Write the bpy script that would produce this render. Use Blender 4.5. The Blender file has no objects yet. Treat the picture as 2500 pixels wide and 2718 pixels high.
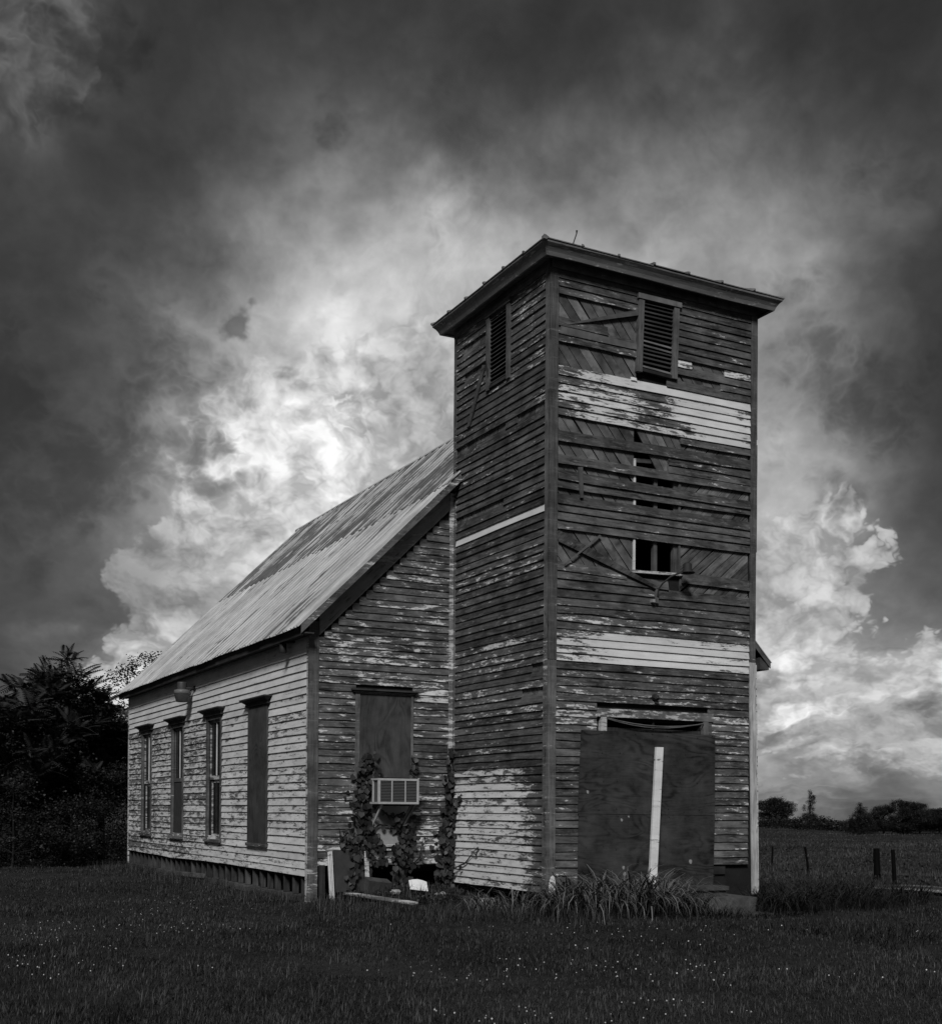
import bpy, math, random
import numpy as np
from mathutils import Vector, Matrix

random.seed(7)
rng = np.random.default_rng(11)
SC = bpy.context.scene
COL = SC.collection

# ------------------------------------------------------------------ camera
CAM = np.array([-8.9758, -14.8346, 1.2074])
F_PX, PITCH, ROLL, YAW = 3269.4, 0.00482, 0.00698, 0.4821
FWD = np.array([math.sin(YAW) * math.cos(PITCH), math.cos(YAW) * math.cos(PITCH), math.sin(PITCH)])
_r0 = np.array([math.cos(YAW), -math.sin(YAW), 0.0])
_u0 = np.cross(_r0, FWD)
RIGHT = math.cos(ROLL) * _r0 + math.sin(ROLL) * _u0
UP = -math.sin(ROLL) * _r0 + math.cos(ROLL) * _u0
cam_d = bpy.data.cameras.new("camera")
cam_d.sensor_fit = 'VERTICAL'
cam_d.sensor_height = 24.0
cam_d.lens = F_PX / 2718 * 24.0
cam_d.shift_y = (2131.0 - 1359.0) / 2718
cam_d.clip_end = 6000
cam_d.clip_start = 0.05
cam = bpy.data.objects.new("camera", cam_d)
COL.objects.link(cam)
M = Matrix.Identity(4)
for i in range(3):
    M[i][0], M[i][1], M[i][2], M[i][3] = RIGHT[i], UP[i], -FWD[i], CAM[i]
cam.matrix_world = M
SC.camera = cam

# ------------------------------------------------------------------ view, sun
SC.view_settings.view_transform = 'Standard'
SC.view_settings.look = 'None'
SC.view_settings.gamma = 1.0
SC.view_settings.exposure = 0.72
SC.view_settings.use_curve_mapping = False
SC.cycles.use_denoising = True
SC.cycles.max_bounces = 6
SC.cycles.diffuse_bounces = 3
SC.cycles.transparent_max_bounces = 8

SUN_DIR = Vector((-0.58, -0.80, 0.84)).normalized()     # towards the sun
sun_d = bpy.data.lights.new("sun", 'SUN')
sun_d.energy = 1.5
sun_d.angle = math.radians(14)
sun_d.color = (1.0, 1.0, 1.0)
sun = bpy.data.objects.new("sun", sun_d)
COL.objects.link(sun)
sun.rotation_euler = (-SUN_DIR).to_track_quat('-Z', 'Y').to_euler()
SUN_EL = math.asin(SUN_DIR.z)
SUN_AZ = math.atan2(SUN_DIR.x, SUN_DIR.y)


# ------------------------------------------------------------------ node helper
class NT:
    def __init__(self, tree):
        self.t = tree

    def n(self, kind, **kw):
        nd = self.t.nodes.new(kind)
        for k, v in kw.items():
            if k.startswith('i_'):
                key = k[2:]
                key = int(key) if key.isdigit() else key
                self.put(nd.inputs[key], v)
            else:
                setattr(nd, k, v)
        return nd

    def put(self, sock, v):
        if isinstance(v, bpy.types.NodeSocket):
            self.t.links.new(v, sock)
        else:
            sock.default_value = v

    def m(self, op, a, b=None, c=None, clamp=False):
        nd = self.t.nodes.new('ShaderNodeMath')
        nd.operation = op
        nd.use_clamp = clamp
        for i, v in enumerate((a, b, c)):
            if v is not None:
                self.put(nd.inputs[i], v)
        return nd.outputs[0]

    def v(self, op, a, b=None, scale=None):
        nd = self.t.nodes.new('ShaderNodeVectorMath')
        nd.operation = op
        self.put(nd.inputs[0], a)
        if b is not None:
            self.put(nd.inputs[1], b)
        if scale is not None:
            self.put(nd.inputs['Scale'], scale)
        return nd.outputs['Value'] if op in ('LENGTH', 'DISTANCE', 'DOT_PRODUCT') else nd.outputs[0]

    def xyz(self, x, y, z):
        nd = self.t.nodes.new('ShaderNodeCombineXYZ')
        for i, v in enumerate((x, y, z)):
            self.put(nd.inputs[i], v)
        return nd.outputs[0]

    def sep(self, vec):
        nd = self.t.nodes.new('ShaderNodeSeparateXYZ')
        self.put(nd.inputs[0], vec)
        return nd.outputs

    def noise(self, vec, scale=1.0, detail=4.0, rough=0.55, dist=0.0, lac=2.0, color=False):
        nd = self.t.nodes.new('ShaderNodeTexNoise')
        nd.noise_dimensions = '3D'
        self.put(nd.inputs['Vector'], vec)
        for k, val in (('Scale', scale), ('Detail', detail), ('Roughness', rough), ('Distortion', dist), ('Lacunarity', lac)):
            self.put(nd.inputs[k], val)
        return nd.outputs['Color' if color else 0]

    def mapr(self, x, a, b, c=0.0, d=1.0, smooth=True):
        nd = self.t.nodes.new('ShaderNodeMapRange')
        nd.interpolation_type = 'SMOOTHSTEP' if smooth else 'LINEAR'
        for i, val in enumerate((x, a, b, c, d)):
            self.put(nd.inputs[i], val)
        return nd.outputs[0]

    def mix(self, f, a, b):
        """scalar mix"""
        nd = self.t.nodes.new('ShaderNodeMix')
        nd.data_type = 'FLOAT'
        self.put(nd.inputs[0], f)
        self.put(nd.inputs[2], a)
        self.put(nd.inputs[3], b)
        return nd.outputs[0]


# ------------------------------------------------------------------ world: storm sky, black-and-white
world = bpy.data.worlds.new("World")
SC.world = world
world.use_nodes = True
world.cycles.sampling_method = 'MANUAL'
world.cycles.sample_map_resolution = 256
wt = world.node_tree
wt.nodes.clear()
W = NT(wt)
dirv = W.v('NORMALIZE', W.n('ShaderNodeTexCoord').outputs['Generated'])
dx, dy, dz = W.sep(dirv)
az = W.m('MULTIPLY', W.m('ARCTAN2', dx, dy), 180 / math.pi)
el = W.m('MULTIPLY', W.m('ARCSINE', dz), 180 / math.pi)
# cloud coordinates: the sphere of directions, flattened towards the horizon
dzp = W.m('MAXIMUM', dz, 0.0)
P = W.xyz(dx, dy, W.m('ADD', W.m('MULTIPLY', W.m('SQRT', W.m('ADD', dzp, 0.02)), 0.62), W.m('MULTIPLY', dzp, 0.62)))
warp = W.v('SUBTRACT', W.noise(P, 5.0, 4, 0.6, color=True), (0.5, 0.5, 0.5))
warp_f = W.v('SUBTRACT', W.noise(P, 19.0, 4, 0.62, color=True), (0.5, 0.5, 0.5))
wx, wy, wz = W.sep(warp)
fx, fy, fz = W.sep(warp_f)
azw = W.m('ADD', az, W.m('ADD', W.m('MULTIPLY', wx, 11.0), W.m('MULTIPLY', fx, 3.2)))
elw = W.m('ADD', el, W.m('ADD', W.m('MULTIPLY', wy, 9.0), W.m('MULTIPLY', fy, 3.2)))


def blob(a, e, wa, we, amp, az_=None, el_=None):
    p = W.m('DIVIDE', W.m('SUBTRACT', azw if az_ is None else az_, a), wa)
    q = W.m('DIVIDE', W.m('SUBTRACT', elw if el_ is None else el_, e), we)
    r = W.m('ADD', W.m('MULTIPLY', p, p), W.m('MULTIPLY', q, q))
    return W.m('MULTIPLY', W.m('EXPONENT', W.m('MULTIPLY', r, -1.0)), amp)


def total(items):
    s = items[0]
    for it in items[1:]:
        s = W.m('ADD', s, it)
    return s


# thin parts of the cloud deck where daylight comes through (azimuth, elevation, widths, brightness)
deck = total([
    blob(20.8, 15.8, 7.0, 7.6, 0.36),
    blob(19.0, 8.5, 5.5, 4.5, 0.16),
    blob(28.0, 21.0, 8.0, 5.5, 0.28),
    blob(25.5, 26.0, 3.0, 2.2, 0.10),
    blob(37.0, 24.5, 8.0, 4.2, 0.13),
    blob(41.5, 13.5, 4.5, 6.0, 0.20),
    blob(45.0, 3.5, 8.0, 4.5, 0.21),
    blob(11.8, 6.4, 2.6, 1.7, 0.18),
    blob(8.2, 29.5, 2.6, 3.4, 0.05),
])
fbm = W.noise(W.v('ADD', P, W.v('SCALE', warp, scale=0.14)), 6.0, 6, 0.58, 0.0)
fine = W.noise(W.v('ADD', P, W.v('SCALE', warp_f, scale=0.02)), 26.0, 4, 0.6, 0.0)
# unseen deck behind the camera: even paler grey added for softer ambient light
ahead = W.m('ADD', W.m('MULTIPLY', dx, math.sin(YAW)), W.m('MULTIPLY', dy, math.cos(YAW)))
deck = W.m('ADD', deck, W.mapr(ahead, -0.35, 0.45, 0.030, 0.015))
deck = W.m('MULTIPLY', deck, W.mapr(fbm, 0.36, 0.64, 0.58, 1.38, smooth=False))
deck = W.m('MULTIPLY', deck, W.mapr(fine, 0.35, 0.65, 0.88, 1.12, smooth=False))


# cumulus heads: billowing heights (rounded heads, sharp creases), lit from above
def billow(Pv):
    w = W.v('ADD', Pv, W.v('ADD', W.v('SCALE', warp, scale=0.045), W.v('SCALE', warp_f, scale=0.028)))
    acc = None
    for fq, am in ((8.0, 1.0), (17.0, 0.6), (37.0, 0.36), (80.0, 0.22), (170.0, 0.12)):
        n = W.m('ABSOLUTE', W.m('SUBTRACT', W.noise(w, fq, 0, 0.5), 0.5))
        n = W.m('MULTIPLY', n, am * 2.2)
        acc = n if acc is None else W.m('ADD', acc, n)
    return acc


off = (0.006, -0.004, 0.018)
h0 = billow(P)
h1 = billow(W.v('ADD', P, off))
emb = W.m('SUBTRACT', h0, h1)
cum = total([
    blob(20.0, 13.8, 4.6, 5.0, 0.75),
    blob(21.0, 11.0, 2.8, 3.2, 0.35),
    blob(15.5, 10.5, 3.6, 3.0, 0.45),
    blob(11.8, 6.8, 2.8, 1.7, 0.85),
    blob(27.0, 19.0, 5.0, 3.0, 0.52),
    blob(44.0, 11.0, 3.8, 3.8, 0.70),
    blob(45.0, 4.8, 7.0, 3.6, 0.60),
    blob(7.4, 29.4, 2.8, 3.6, 0.72),
])
cmask = W.mapr(W.m('ADD', cum, W.m('MULTIPLY', W.m('SUBTRACT', h0, 0.36), W.mapr(cum, 0.02, 0.35, 0.15, 0.95))), W.m('ADD', 0.34, W.m('MULTIPLY', fz, 0.25)), W.m('ADD', 0.47, W.m('MULTIPLY', fz, 0.25)))
clevel = total([
    blob(20.5, 15.0, 7.0, 6.5, 0.32),
    blob(28.0, 20.5, 6.0, 3.5, 0.15),
    blob(44.0, 11.5, 5.0, 4.5, 0.19),
    blob(45.0, 4.0, 9.0, 4.0, 0.20),
    blob(11.8, 6.8, 3.6, 2.5, 0.27),
])
clevel = W.m('ADD', W.m('MULTIPLY', clevel, 1.22), 0.050)
cshade = W.m('MULTIPLY', clevel, W.m('MULTIPLY', W.mapr(emb, -0.28, 0.28, 0.60, 1.40, smooth=False), W.mapr(fbm, 0.36, 0.64, 0.74, 1.2, smooth=False)))
cshade = W.m('MULTIPLY', cshade, W.mapr(h0, 0.10, 0.60, 0.80, 1.12, smooth=False))
val = W.mix(W.m('MULTIPLY', cmask, 0.85), deck, cshade)
# ragged dark scud hanging in front of the bright cloud
scud = total([
    blob(13.6, 22.5, 3.6, 4.6, 0.80),
    blob(17.9, 21.6, 0.9, 0.7, 1.0),
    blob(20.0, 19.6, 0.7, 0.6, 0.62),
    blob(11.0, 30.8, 3.0, 2.2, 0.75),
    blob(45.2, 14.0, 0.9, 1.1, 0.72),
    blob(48.0, 18.5, 3.2, 4.0, 0.80),
    blob(8.3, 15.5, 3.4, 5.5, 0.80),
])
scud = W.mapr(W.m('ADD', scud, W.m('ADD', W.m('MULTIPLY', W.m('SUBTRACT', fbm, 0.5), 2.4), W.m('MULTIPLY', W.m('SUBTRACT', h1, 0.45), 0.9))), 0.25, 0.95, 0.0, 0.62)
val = W.m('MULTIPLY', val, W.m('SUBTRACT', 1.0, scud))
# flat cloud bases in rows low over the horizon
rows_v = W.xyz(W.m('MULTIPLY', azw, 0.10), W.m('MULTIPLY', elw, 0.42), 0.0)
rows_n = W.noise(rows_v, 1.0, 4, 0.55, 0.3)
low = W.mapr(el, 4.0, 11.0, 1.0, 0.0)
val = W.m('MULTIPLY', val, W.mix(low, 1.0, W.mapr(rows_n, 0.36, 0.64, 0.55, 1.30)))

sky_n = W.n('ShaderNodeTexSky', sky_type='NISHITA')
sky_n.sun_disc = False
sky_n.sun_elevation = SUN_EL
sky_n.sun_rotation = SUN_AZ
bw = W.n('ShaderNodeRGBToBW')
W.put(bw.inputs[0], sky_n.outputs[0])
clear = W.m('MULTIPLY', bw.outputs[0], 0.05)         # a little of the clear sky above the clouds
tot = W.m('ADD', W.m('MULTIPLY', val, 10.0), clear)
bg = W.n('ShaderNodeBackground')
W.put(bg.inputs[0], W.xyz(tot, tot, tot))
bg.inputs[1].default_value = 0.1
W.t.links.new(bg.outputs[0], W.n('ShaderNodeOutputWorld').inputs[0])
# === END SKY ===


# ------------------------------------------------------------------ mesh and object helpers
class MB:
    """collects shapes for ONE mesh"""
    def __init__(self):
        self.v, self.f, self.p, self.uv = [], [], [], []

    def face_block(self, verts, faces, paint=0.0):
        b = len(self.v)
        self.v.extend([tuple(q) for q in verts])
        self.p.extend(paint if hasattr(paint, '__len__') else [paint] * len(verts))
        self.f.extend([tuple(i + b for i in f) for f in faces])

    def obox(self, o, ex, ey, ez, paint=0.0):
        o, ex, ey, ez = (np.array(q, float) for q in (o, ex, ey, ez))
        if np.dot(np.cross(ex, ey), ez) < 0:
            o, ex = o + ex, -ex
        vs = [o, o + ex, o + ex + ey, o + ey, o + ez, o + ex + ez, o + ex + ey + ez, o + ey + ez]
        self.face_block(vs, [(0, 3, 2, 1), (4, 5, 6, 7), (0, 1, 5, 4), (1, 2, 6, 5), (2, 3, 7, 6), (3, 0, 4, 7)], paint)

    def box(self, x0, x1, y0, y1, z0, z1, paint=0.0):
        self.obox((x0, y0, z0), (x1 - x0, 0, 0), (0, y1 - y0, 0), (0, 0, z1 - z0), paint)

    def tube(self, pts, rad, n=8, paint=0.0, cap=True):
        pts = [np.array(q, float) for q in pts]
        rads = rad if hasattr(rad, '__len__') else [rad] * len(pts)
        b = len(self.v)
        for i, q in enumerate(pts):
            d = pts[min(i + 1, len(pts) - 1)] - pts[max(i - 1, 0)]
            d /= np.linalg.norm(d) + 1e-9
            a = np.cross(d, (0, 0, 1) if abs(d[2]) < 0.9 else (1, 0, 0))
            a /= np.linalg.norm(a)
            c = np.cross(d, a)
            for k in range(n):
                t = 2 * math.pi * k / n
                self.v.append(tuple(q + rads[i] * (math.cos(t) * a + math.sin(t) * c)))
                self.p.append(paint)
        for i in range(len(pts) - 1):
            for k in range(n):
                k2 = (k + 1) % n
                self.f.append((b + i * n + k, b + i * n + k2, b + (i + 1) * n + k2, b + (i + 1) * n + k))
        if cap:
            self.f.append(tuple(b + k for k in range(n))[::-1])
            self.f.append(tuple(b + (len(pts) - 1) * n + k for k in range(n)))

    def lathe(self, c, prof, n=14, paint=0.0, axis=2):
        b = len(self.v)
        for (r, h) in prof:
            for k in range(n):
                t = 2 * math.pi * k / n
                q = [r * math.cos(t), r * math.sin(t), h]
                self.v.append((c[0] + q[0], c[1] + q[1], c[2] + q[2]))
                self.p.append(paint)
        for i in range(len(prof) - 1):
            for k in range(n):
                k2 = (k + 1) % n
                self.f.append((b + i * n + k, b + i * n + k2, b + (i + 1) * n + k2, b + (i + 1) * n + k))

    def prism(self, poly, d, paint=0.0):
        """poly: 3-D convex polygon, extruded by vector d"""
        poly = [np.array(q, float) for q in poly]
        n = len(poly)
        d = np.array(d, float)
        vs = poly + [q + d for q in poly]
        fs = [tuple(range(n))[::-1], tuple(range(n, 2 * n))]
        fs += [(i, (i + 1) % n, n + (i + 1) % n, n + i) for i in range(n)]
        self.face_block(vs, fs, paint)

    def build(self, name, mat, parent=None, label=None, kind=None, smooth=False, uvdir=None):
        me = bpy.data.meshes.new(name)
        me.from_pydata(self.v, [], self.f)
        at = me.attributes.new('paint', 'FLOAT', 'POINT')
        at.data.foreach_set('value', np.array(self.p, np.float32))
        if uvdir is not None:
            add_uv(me, uvdir)
        me.materials.append(mat)
        if smooth:
            me.polygons.foreach_set('use_smooth', [True] * len(me.polygons))
        me.update()
        o = bpy.data.objects.new(name, me)
        COL.objects.link(o)
        if parent is not None:
            o.parent = parent
        if label:
            o['label'] = label
        if kind:
            o['kind'] = kind
        return o


def add_uv(me, uvdir):
    """grain coordinates: metres along and across the piece, with an offset of its own"""
    n = len(me.vertices)
    co = np.empty(n * 3, np.float32)
    me.vertices.foreach_get('co', co)
    co = co.reshape(-1, 3)
    d = np.array(uvdir, float)
    d /= np.linalg.norm(d)
    a = np.cross(d, (0.31, 0.54, 0.78))
    a /= np.linalg.norm(a)
    b2 = np.cross(d, a)
    ou, ov = rng.uniform(0, 50, 2)
    u = co @ d + ou
    v = co @ a + 0.7 * (co @ b2) + ov
    li = np.empty(len(me.loops), np.int32)
    me.loops.foreach_get('vertex_index', li)
    uvl = me.uv_layers.new(name='grain')
    uvl.data.foreach_set('uv', np.stack([u[li], v[li]], 1).astype(np.float32).ravel())


def fast_mesh(name, verts, faces, mat, parent=None, tone=None, kind=None, label=None):
    """verts (N,3), faces (M,k) constant k; tone per vertex"""
    verts = np.asarray(verts, np.float32)
    faces = np.asarray(faces, np.int32)
    k = faces.shape[1]
    me = bpy.data.meshes.new(name)
    me.vertices.add(len(verts))
    me.vertices.foreach_set('co', verts.ravel())
    me.loops.add(faces.size)
    me.loops.foreach_set('vertex_index', faces.ravel())
    me.polygons.add(len(faces))
    me.polygons.foreach_set('loop_start', np.arange(0, faces.size, k, dtype=np.int32))
    me.update(calc_edges=True)
    if tone is not None:
        at = me.attributes.new('tone', 'FLOAT', 'POINT')
        at.data.foreach_set('value', np.asarray(tone, np.float32))
    me.materials.append(mat)
    o = bpy.data.objects.new(name, me)
    COL.objects.link(o)
    if parent is not None:
        o.parent = parent
    if kind:
        o['kind'] = kind
    if label:
        o['label'] = label
    return o


def scatter(tv, tf, mats, pos, tone=None):
    """copies of a template (tv,tf) placed with 3x3 matrices mats (N,3,3) at pos (N,3)"""
    N, n = len(pos), len(tv)
    V = np.einsum('nij,kj->nki', mats, tv) + pos[:, None, :]
    Fs = tf[None] + (np.arange(N) * n)[:, None, None]
    t = None if tone is None else np.repeat(tone, n)
    return V.reshape(-1, 3), Fs.reshape(-1, tf.shape[1]), t


def thing(name, label, cat, loc=(0, 0, 0), group=None):
    o = bpy.data.objects.new(name, None)
    COL.objects.link(o)
    o.location = loc
    o.empty_display_size = 0.2
    tag(o, label, cat, group)
    return o


def tag(o, label, cat, group=None):
    o['label'] = label
    o['category'] = cat
    if group:
        o['group'] = group
    return o


# ------------------------------------------------------------------ materials (a black-and-white world)
def new_mat(name):
    m = bpy.data.materials.new(name)
    m.use_nodes = True
    t = m.node_tree
    t.nodes.clear()
    h = NT(t)
    b = h.n('ShaderNodeBsdfPrincipled')
    out = h.n('ShaderNodeOutputMaterial')
    t.links.new(b.outputs[0], out.inputs[0])
    return m, h, b


def grey(h, s):
    return h.xyz(s, s, s)


def wood_material(name, bare_lo, bare_hi, paint_lo=0.55, paint_hi=0.74, paint_mode=True, grain_c=26.0, stain=0.5, flake=1.0):
    m, h, b = new_mat(name)
    pos = h.n('ShaderNodeNewGeometry').outputs['Position']
    px, py, pz = h.sep(pos)
    u = h.m('ADD', px, h.m('MULTIPLY', py, 1.013))
    uv = h.n('ShaderNodeUVMap', uv_map='grain').outputs[0]
    gu, gv, _ = h.sep(uv)
    grain = h.noise(h.xyz(h.m('MULTIPLY', gu, 1.6), h.m('MULTIPLY', gv, grain_c), 0.0), 1.0, 5, 0.65, 0.6)
    fineg = h.noise(h.xyz(h.m('MULTIPLY', gu, 5.0), h.m('MULTIPLY', gv, grain_c * 5), 3.0), 1.0, 3, 0.6)
    big = h.noise(pos, 1.3, 4, 0.6)
    stn = h.noise(h.xyz(h.m('MULTIPLY', u, 2.2), h.m('MULTIPLY', pz, 2.6), 9.0), 1.0, 5, 0.62)
    rnd = h.n('ShaderNodeObjectInfo').outputs['Random']
    g = h.mapr(h.m('ADD', h.m('MULTIPLY', grain, 0.65), h.m('MULTIPLY', fineg, 0.35)), 0.30, 0.70, 0.0, 1.0, smooth=False)
    bare = h.mix(g, bare_lo, bare_hi)
    bare = h.m('MULTIPLY', bare, h.mapr(rnd, 0.0, 1.0, 0.62, 1.38, smooth=False))
    crack = h.noise(h.xyz(h.m('MULTIPLY', gu, 2.6), h.m('MULTIPLY', gv, grain_c * 2.2), 7.0), 1.0, 3, 0.6, 0.4)
    bare = h.m('MULTIPLY', bare, h.mapr(crack, 0.30, 0.44, 0.35, 1.0))
    bare = h.m('MULTIPLY', bare, h.mapr(stn, 0.32, 0.68, 1.0 - stain, 1.0 + stain, smooth=False))
    height = h.m('MULTIPLY', g, 0.35)
    if paint_mode:
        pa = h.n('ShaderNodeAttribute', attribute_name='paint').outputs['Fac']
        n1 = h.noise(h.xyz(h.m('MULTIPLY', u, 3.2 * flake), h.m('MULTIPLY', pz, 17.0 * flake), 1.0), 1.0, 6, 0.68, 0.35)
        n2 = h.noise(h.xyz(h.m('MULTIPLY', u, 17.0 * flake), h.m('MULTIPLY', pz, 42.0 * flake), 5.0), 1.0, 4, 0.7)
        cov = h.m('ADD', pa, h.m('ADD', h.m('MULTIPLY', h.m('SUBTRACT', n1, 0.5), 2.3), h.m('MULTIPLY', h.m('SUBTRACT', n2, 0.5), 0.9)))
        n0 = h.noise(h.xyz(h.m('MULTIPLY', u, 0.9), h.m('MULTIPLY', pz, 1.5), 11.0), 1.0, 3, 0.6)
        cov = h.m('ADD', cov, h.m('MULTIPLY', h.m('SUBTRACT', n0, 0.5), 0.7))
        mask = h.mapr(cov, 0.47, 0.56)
        n3 = h.noise(h.xyz(h.m('MULTIPLY', u, 2.1), h.m('MULTIPLY', pz, 38.0), 15.0), 1.0, 5, 0.7)
        film = h.m('MULTIPLY', h.mapr(h.m('ADD', cov, h.m('MULTIPLY', h.m('SUBTRACT', n3, 0.5), 1.6)), 0.12, 0.50), 0.35)
        bare = h.mix(film, bare, 0.22)
        dirt = h.noise(h.xyz(h.m('MULTIPLY', u, 1.4), h.m('MULTIPLY', pz, 3.0), 2.0), 1.0, 5, 0.65)
        pc = h.mapr(dirt, 0.30, 0.70, paint_lo, paint_hi, smooth=False)
        pc = h.m('MULTIPLY', pc, h.mapr(rnd, 0.0, 1.0, 0.90, 1.06, smooth=False))
        pc = h.m('MULTIPLY', pc, h.mapr(fineg, 0.30, 0.70, 0.90, 1.05, smooth=False))
        # thin, chalky paint lets some of the wood through at the rim of each flake
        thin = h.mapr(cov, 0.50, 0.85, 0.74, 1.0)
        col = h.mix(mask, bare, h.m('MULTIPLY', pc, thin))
        height = h.m('ADD', height, h.m('MULTIPLY', mask, 0.9))
    else:
        col = bare
    h.put(b.inputs['Base Color'], grey(h, col))
    b.inputs['Roughness'].default_value = 0.86
    b.inputs['Specular IOR Level'].default_value = 0.22
    bp = h.n('ShaderNodeBump')
    bp.inputs['Strength'].default_value = 0.55
    bp.inputs['Distance'].default_value = 0.004
    h.put(bp.inputs['Height'], height)
    h.t.links.new(bp.outputs[0], b.inputs['Normal'])
    return m


def plain(name, c, rough=0.8, spec=0.3, var=0.25, scale=6.0, bump=0.0, stretch=(1, 1, 1), metal=0.0):
    m, h, b = new_mat(name)
    pos = h.n('ShaderNodeNewGeometry').outputs['Position']
    v = h.v('MULTIPLY', pos, tuple(s * scale for s in stretch))
    n1 = h.noise(v, 1.0, 6, 0.65, 0.3)
    n2 = h.noise(v, 7.0, 3, 0.6)
    s = h.m('ADD', h.m('MULTIPLY', n1, 0.7), h.m('MULTIPLY', n2, 0.3))
    col = h.mapr(s, 0.3, 0.7, c * (1 - var), c * (1 + var), smooth=False)
    h.put(b.inputs['Base Color'], grey(h, col))
    b.inputs['Roughness'].default_value = rough
    b.inputs['Specular IOR Level'].default_value = spec
    b.inputs['Metallic'].default_value = metal
    if bump:
        bp = h.n('ShaderNodeBump')
        bp.inputs['Strength'].default_value = 0.6
        bp.inputs['Distance'].default_value = bump
        h.put(bp.inputs['Height'], s)
        h.t.links.new(bp.outputs[0], b.inputs['Normal'])
    return m


def leaf_material(name, lo, hi, rough=0.55, trans=0.15):
    m, h, b = new_mat(name)
    t = h.n('ShaderNodeAttribute', attribute_name='tone').outputs['Fac']
    h.put(b.inputs['Base Color'], grey(h, h.mix(t, lo, hi)))
    b.inputs['Roughness'].default_value = rough
    b.inputs['Specular IOR Level'].default_value = 0.25
    return m


M_SIDING = wood_material('weathered_painted_siding', 0.020, 0.122, 0.60, 0.80, stain=0.62)
M_SIDING_PALE = wood_material('weathered_pale_siding', 0.050, 0.20, 0.56, 0.84, flake=1.0)
M_BARE = wood_material('bare_grey_wood', 0.055, 0.150, paint_mode=False, stain=0.4)
M_SHEATH = wood_material('rough_sheathing_wood', 0.035, 0.20, paint_mode=False, grain_c=34.0, stain=0.55)
M_TRIM = wood_material('peeling_trim_paint', 0.042, 0.155, 0.48, 0.70)
M_STUD = wood_material('dark_stud_wood', 0.020, 0.085, paint_mode=False, stain=0.5)
M_FRIEZE = wood_material('grey_frieze_paint', 0.19, 0.29, 0.42, 0.62, stain=0.2)
M_PALE_WOOD = wood_material('pale_grained_wood', 0.16, 0.55, paint_mode=False, grain_c=13.0, stain=0.15)
M_WHITE = wood_material('white_painted_plank', 0.08, 0.2, 0.56, 0.80)
M_DARKWOOD = wood_material('dark_wood', 0.020, 0.055, paint_mode=False, stain=0.4)
M_INTERIOR = plain('dark_interior', 0.02, 0.95, 0.1, 0.4)
M_DARK_METAL = plain('dark_lamp_metal', 0.018, 0.7, 0.4, 0.3)
M_GREY_METAL = plain('grey_lamp_metal', 0.05, 0.5, 0.4, 0.3, 20)
M_COLLAR = plain('worn_lamp_collar', 0.13, 0.5, 0.4, 0.3, 20)
M_AC = plain('faded_ac_paint', 0.42, 0.55, 0.4, 0.22, 9)
M_AC_GRILLE = plain('ac_grille', 0.085, 0.6, 0.3, 0.3, 30, 0.002, (1, 1, 6))
M_PANEL = plain('dull_panel', 0.30, 0.7, 0.3, 0.2, 5)
M_CONCRETE = plain('old_concrete', 0.065, 0.9, 0.2, 0.45, 8, 0.012)
M_CONCRETE_TOP = plain('worn_concrete_slab', 0.085, 0.9, 0.2, 0.5, 14, 0.012)
M_PAPER = plain('white_sheet', 0.75, 0.6, 0.3, 0.08, 8)
M_SCREEN = plain('dusty_screen', 0.045, 0.8, 0.2, 0.3, 7)
M_ROOFTIN_OLD = plain('tower_roof_tin', 0.16, 0.6, 0.4, 0.5, 9, 0.004)


def glass_material():
    m, h, b = new_mat('old_window_glass')
    pos = h.n('ShaderNodeNewGeometry').outputs['Position']
    n = h.noise(pos, 34.0, 3, 0.7)
    n2 = h.noise(pos, 2.0, 3, 0.6)
    c = h.m('ADD', h.mapr(n, 0.60, 0.70, 0.006, 0.05), h.mapr(n2, 0.4, 0.7, 0.0, 0.012))
    h.put(b.inputs['Base Color'], grey(h, c))
    b.inputs['Roughness'].default_value = 0.12
    b.inputs['Specular IOR Level'].default_value = 0.35
    return m


M_GLASS = glass_material()


def plywood_material(name, lo, hi, vertical=False):
    m, h, b = new_mat(name)
    pos = h.n('ShaderNodeNewGeometry').outputs['Position']
    x, y, z = h.sep(pos)
    u = h.m('ADD', x, y)
    a, c = (z, u) if vertical else (u, z)
    cath = h.noise(h.xyz(h.m('MULTIPLY', a, 0.75), h.m('MULTIPLY', c, 2.1), 4.0), 1.0, 2, 0.45, 0.8)
    rings = h.m('SINE', h.m('MULTIPLY', cath, 85.0))
    ramp = h.m('POWER', h.mapr(rings, -1, 1, 0, 1, smooth=False), 2.0)
    where = h.mapr(h.noise(h.xyz(u, z, 6.0), 1.5, 3, 0.6), 0.40, 0.62, 0.25, 1.0)
    fineg = h.noise(h.xyz(h.m('MULTIPLY', a, 4.0), h.m('MULTIPLY', c, 48.0), 4.0), 1.0, 4, 0.65)
    blot = h.noise(h.xyz(u, z, 2.0), 1.9, 6, 0.68)
    s = h.m('SUBTRACT', h.m('ADD', h.m('MULTIPLY', fineg, 0.40), h.m('MULTIPLY', blot, 1.15)), h.m('MULTIPLY', h.m('MULTIPLY', ramp, where), 0.24))
    col = h.mapr(s, 0.46, 0.98, lo, hi, smooth=False)
    h.put(b.inputs['Base Color'], grey(h, col))
    b.inputs['Roughness'].default_value = 0.8
    b.inputs['Specular IOR Level'].default_value = 0.25
    bp = h.n('ShaderNodeBump')
    bp.inputs['Strength'].default_value = 0.3
    bp.inputs['Distance'].default_value = 0.002
    h.put(bp.inputs['Height'], s)
    h.t.links.new(bp.outputs[0], b.inputs['Normal'])
    return m


M_PLY = plywood_material('weathered_plywood', 0.010, 0.066)
M_PLY_V = plywood_material('weathered_plywood_upright', 0.028, 0.082, True)


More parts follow.
